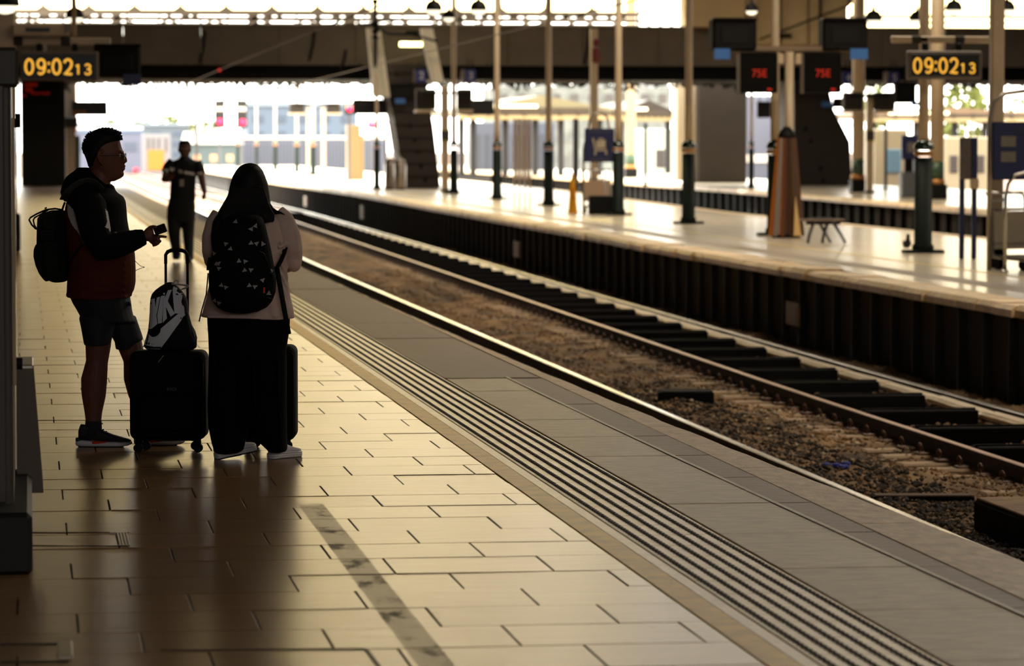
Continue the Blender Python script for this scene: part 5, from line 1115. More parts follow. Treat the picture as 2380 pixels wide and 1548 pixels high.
# shoes
def sneaker(fig, u0, u1, d, nm, par=None):
    L_ = (u1 - u0) / fig.s; o = Vector((fig.p(u0, fig.v0).x, d, 0)); W2 = .048
    t = bpy.data.objects.new(nm, None); C.objects.link(t); t.parent = fig.root; t.location = o
    def sec(mb, rows, n=16):                                                  # rows: (x frac, halfw, z0, z1)
        vs = []
        for f, hw, z0, z1 in rows:
            for j in range(n):
                w = 2 * math.pi * j / n; cc, ss = math.cos(w), math.sin(w)
                vs.append((f * L_, hw * math.copysign(abs(cc) ** .7, cc), (z0 + z1) / 2 + (z1 - z0) / 2 * math.copysign(abs(ss) ** .7, ss)))
        k = len(rows); mb.add(vs, [(i * n + j, i * n + (j + 1) % n, (i + 1) * n + (j + 1) % n, (i + 1) * n + j) for i in range(k - 1) for j in range(n)] + [tuple(range(n)), tuple((k - 1) * n + j for j in range(n))])
    q = MB(); sec(q, [(.0, .02, .012, .034), (.03, .036, .004, .04), (.12, .042, .001, .04), (.35, .04, 0, .034), (.6, .045, 0, .03), (.8, .046, .001, .028), (.93, .034, .006, .03), (1, .012, .017, .03)]); link('sole', q.mesh('sole', mat('sole_grey', (222, 218, 222), .6), True), t)
    q = MB(); sec(q, [(.05, .03, -.001, .006), (.3, .034, -.001, .004), (.6, .04, -.001, .004), (.85, .036, 0, .006)]); link('tread', q.mesh('tread', M_black), t)
    q = MB(); sec(q, [(.30, .0405, .008, .033), (.36, .0425, .012, .034), (.46, .0445, .018, .032), (.56, .0455, .024, .031)]); link('orange_insert', q.mesh('orange_insert', mat('bright_orange_rubber', (250, 66, 26), .5), True), t)
    q = MB(); sec(q, [(.0, .016, .03, .05), (.035, .038, .026, .052), (.1, .036, .036, .048)]); link('heel_tab', q.mesh('heel_tab', mat('teal_black', (30, 46, 54), .5), True), t)
    q = MB(); sec(q, [(.05, .02, .04, .095), (.09, .034, .036, .128), (.16, .038, .034, .125), (.27, .039, .032, .115), (.37, .041, .03, .112), (.5, .043, .028, .09), (.65, .044, .028, .07), (.8, .042, .028, .056), (.92, .03, .028, .046), (.985, .01, .03, .038)]); link('upper', remesh(q, 'upper', mat('black_mesh_fabric', (24, 24, 24), .7), .004, 3), t)
    q = MB()
    for i in range(5): f = .36 + i * .055; z_ = .115 - i * .012; q.tube([(f * L_, -.025, z_ - .008), (f * L_ + .006, 0, z_ + .006), (f * L_, .025, z_ - .008)], .004, 6)
    for k_ in range(2):
        sg = -1 if k_ else 1; q.tube([(.36 * L_, 0, .118), (.38 * L_, sg * .015, .15), (.42 * L_ - k_ * .03, sg * .02, .146), (.38 * L_, 0, .12)], .0028, 6); q.tube([(.37 * L_, 0, .118), (.43 * L_, sg * .02, .135), (.47 * L_, sg * .03, .125)], .0028, 6)
    link('laces', q.mesh('laces', M_black, True), t)
    q = MB(); sec(q, [(.07, .036, .08, .118), (.2, .04, .085, .12), (.33, .04, .085, .118)]); link('collar', remesh(q, 'collar', mat('charcoal_knit', (44, 46, 48), .8), .005, 3), t)
    return t
sneaker(mn, 181, 311, -.09, 'sneaker'); sneaker(mn, 311, 429, .015, 'sneaker')
for u, d in ((222, -.09), (339, .03)):
    b = MB(); mn.tube(b, [(u, 975, d), (u, 990, d), (u, 1008, d)], [.046, .047, .05], 14); mn.part('sock', b.mesh('sock', mat('dark_sock', (36, 34, 34), .85), True))
# phone, earphone cable
ph = thing('phone', 'black smartphone held flat in the man\'s right hand', 'phone', mn.g, -YAW)
e1 = Vector((.94, 0, .33)) * .07; e2 = Vector((.0275, -.135, -.036)); c0 = P(368, 529, yh + .02) + Vector((0, .02, 0)); nn = e1.cross(e2).normalized()
if nn.z < 0: nn = -nn
def slab(c, a, b_, th, ins=0.0):
    q = MB(); cs = []; r_ = .12
    for fx, fy in ((0, r_ * .5), (r_, 0), (1 - r_, 0), (1, r_ * .5), (1, 1 - r_ * .5), (1 - r_, 1), (r_, 1), (0, 1 - r_ * .5)): cs.append(c + a * (ins + fx * (1 - 2 * ins)) + b_ * (ins + fy * (1 - 2 * ins)))
    n_ = len(cs); q.add(cs + [p_ + nn * th for p_ in cs], [tuple(range(n_)), tuple(range(n_, 2 * n_))] + [(i, (i + 1) % n_, n_ + (i + 1) % n_, n_ + i) for i in range(n_)]); return q
link('body', slab(c0, e1, e2, .008).mesh('body', M_black), ph); link('screen', slab(c0 + nn * .0075, e1, e2, .001, .04).mesh('screen', mat('screen_glass', (16, 16, 20), .08)), ph)
cb = thing('earphone_cable', 'thin black cable looping out in front of the man\'s jacket', 'cable', mn.g, -YAW)
q = MB(); q.tube([P(316, 604, -.02), P(322, 611, -.02), P(330, 617.5, -.03), P(338.5, 620.5, -.03), P(331, 623, -.02), P(322, 626.5, -.02), P(316, 631, -.02)], .0016, 6); link('cord', q.mesh('cord', M_black, True), cb)
q = MB(); q.ball(P(338, 620.6, -.03), (.005, .004, .003), 8, 5); link('clip', q.mesh('clip', M_black, True), cb)
# man's backpack
bp = thing('backpack', 'dark olive roll top backpack on the man\'s back', 'backpack', mn.g, -YAW)
M_bp = mat('olive_black_nylon', (26, 28, 23), .8, spec=.15, var=.15, scale=14, bump=.1)
b = MB()
mn.loft(b, [(489, 122, 152, .1), (493, 112, 156, .115), (499, 99, 157, .128), (507, 92, 157.5, .135), (534, 90.5, 158, .142), (566, 90, 160, .145), (590, 89, 164, .148), (612, 92, 167, .148), (632, 99, 166, .145), (647, 108, 163, .135), (655, 126, 154, .11)], 24, .8)
body_bp = link('main_bag', remesh(b, 'main_bag', M_bp, .006, 4), bp)
b = MB(); mn.loft(b, [(567, 88, 112, .09), (579, 83, 116, .11), (596, 82.5, 120, .12), (616, 87, 122, .12), (635, 95, 124, .115), (648, 105, 122, .1), (653, 110, 118, .07)], 18, .85); link('front_pocket', remesh(b, 'front_pocket', M_bp, .006, 4), bp)
q = MB(); mn.tube(q, [(158, 470, -.06), (154.5, 479, -.06), (151.5, 488, -.06)], [(.014, .006)] * 3, 6); mn.tube(q, [(152, 488, -.02), (133, 485, -.02), (112, 487.5, -.02), (91, 497, -.02), (76, 505.5, -.02), (72.6, 511, -.02), (78.5, 522, -.02), (88.5, 532.5, -.02)], [(.005, .012)] * 8, 6); mn.tube(q, [(118, 486, .03), (98, 498, .03), (83, 506, .03), (79.5, 512, .03), (82, 524, .03), (89, 535, .03)], [(.0045, .012)] * 6, 6)
mn.tube(q, [(109, 485, -.02), (112, 483, -.02), (114, 483, -.02)], .004, 6); link('roll_strap', q.mesh('roll_strap', M_black, True), bp)
q = MB(); mn.tube(q, [(160, 463, -.15), (172, 444, -.19), (186, 432, -.205), (202, 422.5, -.2), (218, 419.5, -.19), (233, 424, -.19), (246, 434, -.2), (252, 442, -.2)], [(.004, .028)] * 8, 8, 1, (0, 0, 1)); link('shoulder_strap', q.mesh('shoulder_strap', mat('strap_grey', (52, 54, 50), .8), True), bp)
q = MB(); mn.tube(q, [(204, 568, -.232), (194, 582, -.225), (180, 600, -.21), (168, 618, -.17)], [(.004, .016)] * 4, 8); link('lower_strap', q.mesh('lower_strap', M_black, True), bp)
q = MB(); mn.tube(q, [(140, 500, -.13), (146, 540, -.148), (148, 590, -.15), (150, 630, -.15)], .004, 6); mn.tube(q, [(100, 512, -.12), (128, 508, -.135), (152, 506, -.132)], .004, 6); link('zip_seam', q.mesh('zip_seam', M_black, True), bp)
q = MB(); q.box(P(122, 545, -.142), (.09, .02, .07), .008); q.box(P(122, 545, -.155), (.05, .012, .03), .004); link('buckle', q.mesh('buckle', M_black), bp)
# ------------------------------------------------------------------ the woman seen from behind
wm = Fig(590, 1066, 'person', 'woman seen from behind with long dark hair, beige jacket and wide black trousers'); P = wm.p
b = MB()
wm.loft(b, [(386, 572, 592, .05, .02), (394, 560, 606, .08, .02), (410, 551, 613, .095, .02), (430, 549, 615, .1, .02), (450, 553, 611, .095, .03), (468, 564, 601, .07, .05), (474, 570, 597, .05, .06)], 20)
wm.loft(b, [(460, 566, 602, .055), (480, 565, 603, .055), (495, 545, 622, .08), (520, 515, 652, .1), (580, 520, 650, .11), (640, 515, 655, .11), (700, 500, 668, .125), (750, 500, 664, .125), (780, 505, 655, .11)], 20)
b.ball(P(583, 440, .115), (.012, .02, .02)); b.ball(P(583, 452, .11), (.022, .012, .008))
for sg, pts in ((-1, [(515, 512, 0), (496, 560, .02), (495, 600, .05), (520, 612, .2), (548, 606, .28)]), (1, [(652, 512, 0), (676, 556, .02), (680, 598, .05), (655, 612, .2), (622, 606, .28)])): wm.tube(b, pts, [.05, .045, .042, .034, .026], 12)
wm.tube(b, [(540, 740, 0), (533, 860, .0), (530, 960, .0), (530, 1045, .0)], [.09, .065, .055, .035], 12); wm.tube(b, [(625, 740, 0), (628, 860, .0), (632, 960, .02), (636, 1045, .02)], [.09, .065, .055, .035], 12)
wm.tube(b, [(530, 1050, 0), (555, 1050, .08)], [.034, .03], 10); wm.tube(b, [(636, 1052, .02), (660, 1054, .1)], [.034, .03], 10)
for sg, w_, k_ in ((-1, P(548, 606, .28), P(570, 603, .32)), (1, P(622, 606, .28), P(600, 603, .32))):
    hand(wm, b, w_, k_, [[k_ + Vector((0, 0, .02 - i * .013)), k_ + Vector((-sg * .03, .012, .022 - i * .014)), k_ + Vector((-sg * .05, -.002 * i, .02 - i * .014))] for i in range(4)], [w_ + Vector((-sg * .02, 0, .02)), w_ + Vector((-sg * .04, .02, .04)), w_ + Vector((-sg * .06, .03, .045))], .028)
wm.part('body', remesh(b, 'body', M_skin, .006, 5))
q = MB()
for sg in (-1, 1): q.ball(P(583 + sg * 14, 432, .115), .011, 10, 7)
wm.part('eyes', q.mesh('eyes', mat('eye_white', (190, 184, 176), .3), True))
b = MB()
wm.loft(b, [(379.6, 581, 588, .01), (380.6, 575, 593, .025), (383, 567, 600, .05), (388, 559, 606, .075), (396, 552, 613, .09), (410, 543.5, 619, .105), (427, 538, 625, .11), (450, 533, 629, .112, -.005), (476, 526.5, 632.5, .105, -.02), (492, 519, 638, .09, -.05), (505, 517, 641, .075, -.09), (513, 519, 641, .06, -.12), (518, 560, 622, .04, -.14)], 28)
wm.tube(b, [(537, 450, .03), (524, 490, -.02), (512, 520, -.085), (506, 550, -.1), (504, 578, -.095), (504, 590, -.09)], [.008, .026, .032, .024, .015, .004], 10)
wm.tube(b, [(624, 466, -.02), (634, 486, -.06), (645, 493, -.08), (657, 494, -.09), (668, 499, -.09)], [.008, .016, .014, .008, .003], 8)
for i in range(34):
    f = i / 33; u = 519 + f * 122; wm.tube(b, [(547 + f * 68, 436, -.1), (532 + f * 95, 476, -.115), (u, 500, -.135), (u + random.uniform(-3, 3), 516 + random.uniform(-3, 6) - abs(f - .8) * 6, -.16 + .03 * abs(f - .5))], [.012, .012, .010, .002], 6)
wm.part('hair', remesh(b, 'hair', M_hair2, .005, 5))
M_jkt = mat('pinkish_beige_cotton', (214, 188, 176), .8, var=.1, scale=10, bump=.12)
b = MB()
wm.loft(b, [(484, 556, 612, .07), (492, 535, 634, .095), (502, 514, 656, .115), (515, 502, 668, .125), (545, 500, 670, .13), (600, 497, 668, .135), (650, 490, 671, .14), (690, 481, 677, .148), (715, 474, 683, .152), (729, 471.5, 685, .153), (735, 474, 684.5, .15)], 30)
wm.tube(b, [(471, 733, 0), (490, 733, -.11), (540, 733, -.15), (600, 735, -.154), (650, 738, -.13), (684, 736, 0)], .010, 8)
for i in range(6): wm.tube(b, [(655 + i * 1.5, 560 + i * 26, -.09), (664, 575 + i * 27, -.06), (670, 600 + i * 24, -.02)], .010, 6)
wm.part('jacket', remesh(b, 'jacket', M_jkt, .007, 5))
b = MB(); wm.tube(b, [(520, 500, -.01), (508, 520, -.01), (498, 552, .0), (495, 585, .01), (497, 604, .04), (508, 612, .1), (530, 611, .2), (544, 608, .26)], [.06, .063, .062, .056, .053, .05, .042, .034], 16); b.ball(P(490, 600, .02), (.03, .05, .05)); wm.part('sleeve', remesh(b, 'sleeve', M_jkt, .006, 4))
b = MB(); wm.tube(b, [(642, 496, -.01), (657, 512, -.01), (670, 545, .0), (678, 580, .01), (677, 603, .03), (664, 613, .1), (640, 611, .2), (626, 608, .26)], [.055, .066, .068, .064, .063, .052, .042, .034], 16); b.ball(P(684, 612, .02), (.042, .05, .048)); b.tube([P(650, 575, -.085), P(668, 566, -.06), P(684, 560, -.03)], .012, 8); wm.part('sleeve', remesh(b, 'sleeve', M_jkt, .006, 4))
M_trs = mat('black_wide_trouser', (8, 8, 8), .9, spec=.1, var=.15, scale=12, bump=.12)
b = MB()
wm.loft(b, [(712, 486, 670, .135), (730, 482.5, 675, .14), (750, 483, 675, .142), (780, 485, 672, .14), (811, 486, 667, .135), (835, 486, 667, .13)], 28)
wm.loft(b, [(820, 485.5, 582, .12, 0), (868, 485, 580, .12, 0), (942, 482.5, 579, .125, 0), (990, 484, 577, .125, 0), (1030, 492, 570, .12, 0), (1046, 497, 566, .115, 0), (1052, 500, 556, .105, 0)], 22)
wm.loft(b, [(820, 572, 667, .12, .01), (868, 574, 667, .12, .01), (942, 578, 666.5, .125, .01), (990, 586, 667, .125, .01), (1030, 604, 668, .12, .01), (1044, 619, 668, .11, .01), (1050, 624, 664, .1, .01)], 22)
for i in range(5): wm.tube(b, [(500 + i * 16, 830, -.11), (500 + i * 15, 930, -.118), (505 + i * 12, 1030, -.11)], .008, 6); wm.tube(b, [(590 + i * 15, 830, -.1), (595 + i * 14, 930, -.108), (622 + i * 9, 1030, -.1)], .008, 6)
wm.part('trousers', remesh(b, 'trousers', M_trs, .007, 4))
def canvas_shoe(fig, uh, vh, yaw, pitch, L_, d=0.0):
    t = bpy.data.objects.new('canvas_shoe', None); C.objects.link(t); t.parent = fig.root; t.location = fig.p(uh, vh, d); t.rotation_euler = (0, -pitch, yaw)
    def sec(mb, rows, n=16, pw=.7):
        vs = []
        for f, hw, z0, z1 in rows:
            for j in range(n):
                w = 2 * math.pi * j / n; cc, ss = math.cos(w), math.sin(w); vs.append((f * L_, hw * math.copysign(abs(cc) ** pw, cc), (z0 + z1) / 2 + (z1 - z0) / 2 * math.copysign(abs(ss) ** pw, ss)))
        k = len(rows); mb.add(vs, [(i * n + j, i * n + (j + 1) % n, (i + 1) * n + (j + 1) % n, (i + 1) * n + j) for i in range(k - 1) for j in range(n)] + [tuple(range(n)), tuple((k - 1) * n + j for j in range(n))])
    R_ = [(.0, .022), (.03, .033), (.15, .036), (.4, .036), (.65, .044), (.85, .043), (.96, .03), (1, .014)]
    q = MB(); sec(q, [(f, w, 0, .036) for f, w in R_], 16, .5); link('sole', q.mesh('sole', mat('white_rubber', (244, 238, 238), .5), True), t)
    q = MB(); sec(q, [(f, w + .001, .027, .030) for f, w in R_], 16, .5); link('red_stripe', q.mesh('red_stripe', mat('dark_red_line', (110, 26, 36), .5), True), t)
    q = MB(); sec(q, [(f, w + .001, .016, .0185) for f, w in R_], 16, .5); link('dark_stripe', q.mesh('dark_stripe', mat('line_grey', (56, 46, 50), .5), True), t)
    q = MB(); sec(q, [(f, w * .97, -.004, .003) for f, w in R_], 16, .5); link('tread', q.mesh('tread', M_black), t)
    q = MB(); sec(q, [(.0, .02, .03, .07), (.05, .031, .03, .082), (.3, .033, .03, .082), (.45, .036, .03, .078), (.65, .042, .03, .062), (.82, .041, .03, .052), (.94, .028, .03, .046), (.99, .012, .03, .04)]); link('upper', remesh(q, 'upper', mat('white_canvas', (240, 234, 236), .8), .004, 3), t)
    q = MB()
    for i in range(5): f = .42 + i * .05; q.tube([(f * L_, -.02, .07 - i * .004), (f * L_, 0, .083 - i * .006), (f * L_, .02, .07 - i * .004)], .003, 6)
    link('laces', q.mesh('laces', M_white, True), t); return t
canvas_shoe(wm, 503, 1066, math.radians(32), math.radians(9), .245, -.03); canvas_shoe(wm, 629, 1067, math.radians(52), 0, .235, -.02)
# woman's backpack with scattered white badges
wb = thing('backpack', 'black backpack with white triangular three bar prints on the woman\'s back', 'backpack', wm.g, -YAW)
b = MB()
wm.loft(b, [(497, 548, 606, .06, -.19), (504, 534, 618, .085, -.2), (520, 525, 625, .105, -.21), (545, 514, 631, .115, -.215), (575, 504.5, 638, .12, -.22), (612, 497, 645, .125, -.225), (645, 494.5, 650.5, .125, -.225), (674, 497, 649, .12, -.225), (695, 503, 641, .115, -.22), (710, 514, 628, .1, -.215), (719, 530, 608, .08, -.21), (723, 552, 588, .05, -.2)], 30, .85)
wbm = link('main_bag', remesh(b, 'main_bag', mat('black_nylon', (7, 7, 8), .8, spec=.15, var=.15, scale=12, bump=.08), .006, 4), wb)
def bvh_of(me): return BVHTree.FromPolygons([v.co.copy() for v in me.vertices], [tuple(p.vertices) for p in me.polygons])
def project(fig, polys, tree, off, m, name, par, sub=2, dflt=-.3, **kw):
    bm = bmesh.new()
    for pl in polys:
        try: bm.faces.new([bm.verts.new((fig.p(u, v).x, 0, fig.p(u, v).z)) for u, v in pl])
        except ValueError: pass
    bmesh.ops.triangulate(bm, faces=bm.faces[:])
    for _ in range(sub): bmesh.ops.subdivide_edges(bm, edges=bm.edges[:], cuts=1, use_grid_fill=True); bmesh.ops.triangulate(bm, faces=bm.faces[:])
    for v in bm.verts:
        h = tree.ray_cast(Vector((v.co.x, -2, v.co.z)), Vector((0, 1, 0)))
        if h[0] is None:
            nr = tree.find_nearest(Vector((v.co.x, dflt, v.co.z))); v.co.y = nr[0].y - off if nr[0] else dflt
        else: v.co.y = h[0].y - off
    me = bpy.data.meshes.new(name); bm.to_mesh(me); bm.free(); me.materials.append(m); return link(name, me, par, **kw)
tw = bvh_of(wbm.data)
M_print = mat('white_print', (170, 168, 170), .6)
def badge(cu, cv, ang, sz=15.0):
    out = []; ca, sa = math.cos(ang), math.sin(ang)
    bars = [[(-.5, .42), (-.36, .42), (-.2, .2), (-.34, .2)], [(-.26, .42), (-.08, .42), (.02, .28), (-.2, -.02), (-.3, .12)], [(.0, .42), (.24, .42), (.34, .34), (-.02, -.26), (-.14, -.1)], [(-.5, .5), (.5, .5), (.48, .46), (-.48, .46)]]
    bars = [[(-.5, .4), (-.3, .4), (-.2, .2), (-.32, .12)], [(-.22, .4), (.0, .4), (.06, .3), (-.16, -.06), (-.26, .06)], [(.1, .4), (.42, .4), (.02, -.36), (-.1, -.14)]]
    for pl in bars: out.append([(cu + (x * ca - y * sa) * sz, cv + (x * sa + y * ca) * sz) for x, y in pl])
    return out
S8 = 1 / 5.16
for zx, zy, a_ in ((465, 158, .1), (655, 245, .5), (705, 225, 2.4), (350, 435, 3.3), (410, 475, .1), (650, 408, -.1), (715, 432, 2.9), (510, 618, -.1), (580, 640, 3.5), (235, 655, .2), (270, 665, 2.9), (270, 725, 3.2), (575, 725, -.2), (650, 740, 3.2), (300, 905, .1), (350, 945, 3.4), (630, 905, -.1), (695, 938, 3.2), (860, 1018, 2.2), (212, 1090, .3), (260, 1135, 3.4), (795, 430, 1.6), (895, 750, 1.5), (215, 540, 1.3), (788, 862, 2.8)):
    project(wm, badge(470 + zx * S8, 480 + zy * S8, a_, 12.5), tw, .0015, M_print, 'badge_print', wb, 1)
q_ = project(wm, [[(623.5, 662), (627.5, 662), (627, 675), (623, 675)]], tw, .003, mat('red_orange_tag', (220, 60, 24), .5), 'red_tag', wb, 1)
q = MB(); wm.tube(q, [(667, 574, -.05), (664, 588, -.09), (659, 602, -.125), (652, 617, -.16)], [(.004, .013)] * 4, 8); wm.tube(q, [(494, 598, -.1), (493, 612, -.14), (493, 625, -.16)], [(.004, .012)] * 3, 8); link('shoulder_strap', q.mesh('shoulder_strap', M_black, True), wb)
q = MB(); wm.tube(q, [(650, 616, -.18), (654, 640, -.185), (661, 680, -.19), (670, 730, -.19), (677, 772, -.18)], [(.0135, .004)] * 5, 8, 1, (1, 0, 0)); wm.tube(q, [(492, 632, -.17), (487, 680, -.15), (475, 720, -.13), (469, 744, -.12)], [(.003, .004)] * 4, 6); link('hanging_strap', q.mesh('hanging_strap', M_black, True), wb)
q = MB(); wm.tube(q, [(500, 640, -.285), (520, 585, -.327), (572, 560, -.334), (625, 585, -.327), (645, 640, -.285)], .003, 6); wm.tube(q, [(503, 690, -.285), (540, 672, -.338), (600, 672, -.338), (642, 690, -.285)], .003, 6); link('zip_seam', q.mesh('zip_seam', M_black2, True), wb)
# ------------------------------------------------------------------ suitcases and the drawstring bag
def suitcase(u0, u1, vt, vb, vbase, dep, d0, label, hand_u=None, handle_top=None, logo=None, loc=None):
    uc = (u0 + u1) / 2; g_ = G(uc, vbase); s_ = FPX / ((g_ - Vector((0, 0, CAMH))).dot(Fw)); t = thing('suitcase', label, 'suitcase', g_, -YAW)
    X_ = lambda u: (u - uc) / s_; Z_ = lambda v: (vbase - v) / s_; w, z0, z1 = (u1 - u0) / s_, Z_(vb), Z_(vt); r = .04
    M_c = mat('black_luggage_fabric', (6, 6, 6), .8, spec=.15, var=.15, scale=14, bump=.08)
    pl = []
    for cx, cz, a0 in ((w / 2 - r, z1 - r, 0), (-w / 2 + r, z1 - r, 90), (-w / 2 + r, z0 + r, 180), (w / 2 - r, z0 + r, 270)):
        for k in range(6): a_ = math.radians(a0 + k * 18); pl.append((cx + r * math.cos(a_), cz + r * math.sin(a_)))
    def inset(f): return [(x * f, (z - (z0 + z1) / 2) * (1 - (1 - f) * w / (z1 - z0)) + (z0 + z1) / 2) for x, z in pl]
    q = MB(); n_ = len(pl); rings = [(d0, inset(.93)), (d0 + .015, inset(.985)), (d0 + .03, pl), (d0 + dep - .03, pl), (d0 + dep - .015, inset(.985)), (d0 + dep, inset(.93))]
    vs = [(x, y, z) for y, rg in rings for x, z in rg]
    q.add(vs, [(i * n_ + j, i * n_ + (j + 1) % n_, (i + 1) * n_ + (j + 1) % n_, (i + 1) * n_ + j) for i in range(5) for j in range(n_)] + [tuple(range(n_)), tuple(5 * n_ + j for j in range(n_))])
    me = q.mesh('shell', M_c); smooth_auto(me, 40); link('shell', me, t)
    q = MB(); rg = [(x * .93, d0 - .002, (z - (z0 + z1) / 2) * .95 + (z0 + z1) / 2 - .012) for x, z in pl]; q.tube([Vector(p_) for p_ in rg + rg[:1]], .005, 6); link('piping', q.mesh('piping', M_black2, True), t)
    q = MB(); q.box((0, d0 - .008, z0 + (z1 - z0) * .3), (w * .8, .03, (z1 - z0) * .42), .014); link('front_pocket', q.mesh('front_pocket', M_c), t)
    q = MB(); q.box((-w * .08, d0 - .012, z1 - .04), (.006, .008, .05), .002, M=Matrix.Rotation(math.radians(38), 3, 'Y')); link('zip_pull', q.mesh('zip_pull', M_steel), t)
    for sx in (-1, 1):
        for y_ in (d0 + .035, d0 + dep - .035):
            q = MB(); x_ = sx * (w / 2 - .05 - (.03 if y_ > d0 + .1 else 0)); q.tube([(x_, y_, z0 + .01), (x_ + .004 * sx, y_, z0 - .02)], .02, 10); q.box((x_ + .008 * sx, y_, .042), (.026, .03, .035), .008); c_ = link('caster', q.mesh('caster', M_black), t)
            q = MB()
            for dy in (-.013, .013): q.tube([(x_ + .006 * sx - .0, y_ + dy - .006, .025), (x_ + .006 * sx, y_ + dy + .006, .025)], .025, 16)
            link('wheel', q.mesh('wheel', M_black), c_)
    if hand_u:
        a_, b_ = X_(hand_u[0]), X_(hand_u[1]); zt_ = Z_(handle_top); yd = d0 + dep - .03
        q = MB()
        for x_ in (a_, b_): q.box((x_, yd, (z1 + zt_) / 2 - .02), (.014, .012, zt_ - z1), .003)
        link('telescopic_tube', q.mesh('telescopic_tube', M_black2), t)
        q = MB(); q.tube([(a_, yd, zt_ - .07), (a_, yd, zt_ - .02), (a_ + .012, yd, zt_ - .003), (a_ + .03, yd, zt_ + .004), ((a_ + b_) / 2, yd, zt_ + .008), (b_ - .03, yd, zt_ + .004), (b_ - .012, yd, zt_ - .003), (b_, yd, zt_ - .02), (b_, yd, zt_ - .07)], [.009, .0095, .011, .0115, .012, .0115, .011, .0095, .009], 10); link('grip', q.mesh('grip', M_black, True), t)
    if logo:
        o = text_part('brand_text', 'ROCK', .022, mat('logo_grey', (100, 98, 94), .5), t, (X_(logo[0]), d0 - .012 - .013, Z_(logo[1])), sx=.9)
    q = MB(); q.tube([(-.08, d0 + dep * .5, z1), (-.075, d0 + dep * .5, z1 + .012), (.075, d0 + dep * .5, z1 + .012), (.08, d0 + dep * .5, z1)], .009, 8); link('top_handle', q.mesh('top_handle', M_black, True), t)
    return t, g_, s_
sc1, g1, s1_ = suitcase(302, 479, 816, 1022, 1052, .23, -.02, 'black four wheeled cabin suitcase under the drawstring bag', (380, 431), 586, (402, 903))
sc2, g2_, s2_ = suitcase(548, 679, 812, 1035, 1058, .26, .3, 'black suitcase standing mostly hidden behind the woman\'s trousers')
# drawstring bag resting on the first suitcase
db = Fig(395, 815, 'drawstring_bag', 'black drawstring bag with large grey letters and a tick mark, on the suitcase'); 
db.root['category'] = 'bag'; db.s = s1_; db.root.location = g1 + Matrix.Rotation(-YAW, 3, 'Z') @ Vector(((395 - 390.5) / s1_, .09, (1052 - 816) / s1_)); db.u0, db.v0 = 395, 815.5
b = MB()
db.loft(b, [(814.5, 340, 446, .07), (809, 333, 454.5, .085), (800, 332, 456, .092), (785, 337, 453, .094), (770, 341.5, 448, .092), (745, 344.5, 441, .088), (728, 345.5, 437, .083), (705, 346.5, 435, .075), (695, 347.5, 433, .068), (684, 351, 427, .058), (675, 359, 420, .045), (666, 371, 411, .034), (660, 382, 405, .026), (656.5, 388, 400, .018)], 26, .85)
db_m = link('bag_body', remesh(b, 'bag_body', mat('black_polyester', (7, 7, 8), .7, spec=.2, var=.1, scale=10), .0045, 3), db.root); td = bvh_of(db_m.data)
S7 = 1 / 5.16
def Z7(pl): return [(300 + x * S7, 560 + y * S7) for x, y in pl]
M_let = mat('grey_print_ink', (226, 228, 240), .55)
for nm, pls in (('letter_n', [[(245, 706), (285, 694), (293, 850), (300, 1030), (276, 1050), (228, 1062)], [(285, 694), (308, 688), (332, 880), (345, 992), (300, 1030), (293, 850)], [(335, 680), (366, 668), (374, 672), (338, 868), (332, 880), (322, 800)]]),
                ('letter_i', [[(384, 662), (411, 652), (410, 800), (402, 978), (354, 990), (343, 890)]]),
                ('letter_k', [[(412, 622), (431, 620), (428, 705), (444, 780), (462, 925), (412, 978)], [(428, 705), (466, 592), (514, 584), (470, 720), (444, 780)], [(444, 780), (470, 720), (556, 868), (506, 906)]]),
                ('letter_e', [[(522, 590), (530, 545), (578, 570), (570, 602), (602, 626), (640, 626), (636, 690), (606, 690), (616, 775), (652, 772), (662, 800), (670, 880), (592, 868), (552, 866)]]),
                ('tick_mark', [[(216, 1110), (238, 1128), (285, 1150), (320, 1145), (300, 1296), (185, 1290), (168, 1272)], [(320, 1145), (355, 1125), (380, 1090), (388, 1048), (470, 1176), (375, 1298), (300, 1296)], [(388, 1048), (592, 872), (671, 872), (672, 892), (470, 1176)]])):
    project(db, [Z7(p_) for p_ in pls], td, .0015, M_let, nm, db.root, 2)
q = MB(); P = db.p
def z7(x, y, d): return db.p(300 + x * S7, 560 + y * S7, d)
q.tube([z7(500, 520, -.02), z7(540, 520, -.03), z7(535, 490, -.03), z7(565, 472, -.03), z7(592, 490, -.03), z7(580, 520, -.03), z7(700, 535, -.02), z7(690, 560, 0.0), z7(620, 585, .01)], .0042, 8); q.tube([z7(430, 505, .0), z7(520, 515, -.02), z7(600, 525, -.02), z7(705, 545, .0)], .004, 8)
link('drawstring', q.mesh('drawstring', mat('white_cord', (186, 180, 178), .7), True), db.root)
q = MB(); q.tube([z7(690, 840, -.02), z7(712, 900, -.04), z7(740, 1000, -.05), z7(785, 1080, -.05), z7(808, 1160, -.05), z7(795, 1240, -.03)], .004, 8); q.tube([z7(700, 880, .0), z7(725, 990, -.02), z7(775, 1120, -.03), z7(792, 1240, -.02)], .004, 8); link('side_cord', q.mesh('side_cord', mat('grey_cord', (130, 122, 120), .7), True), db.root)
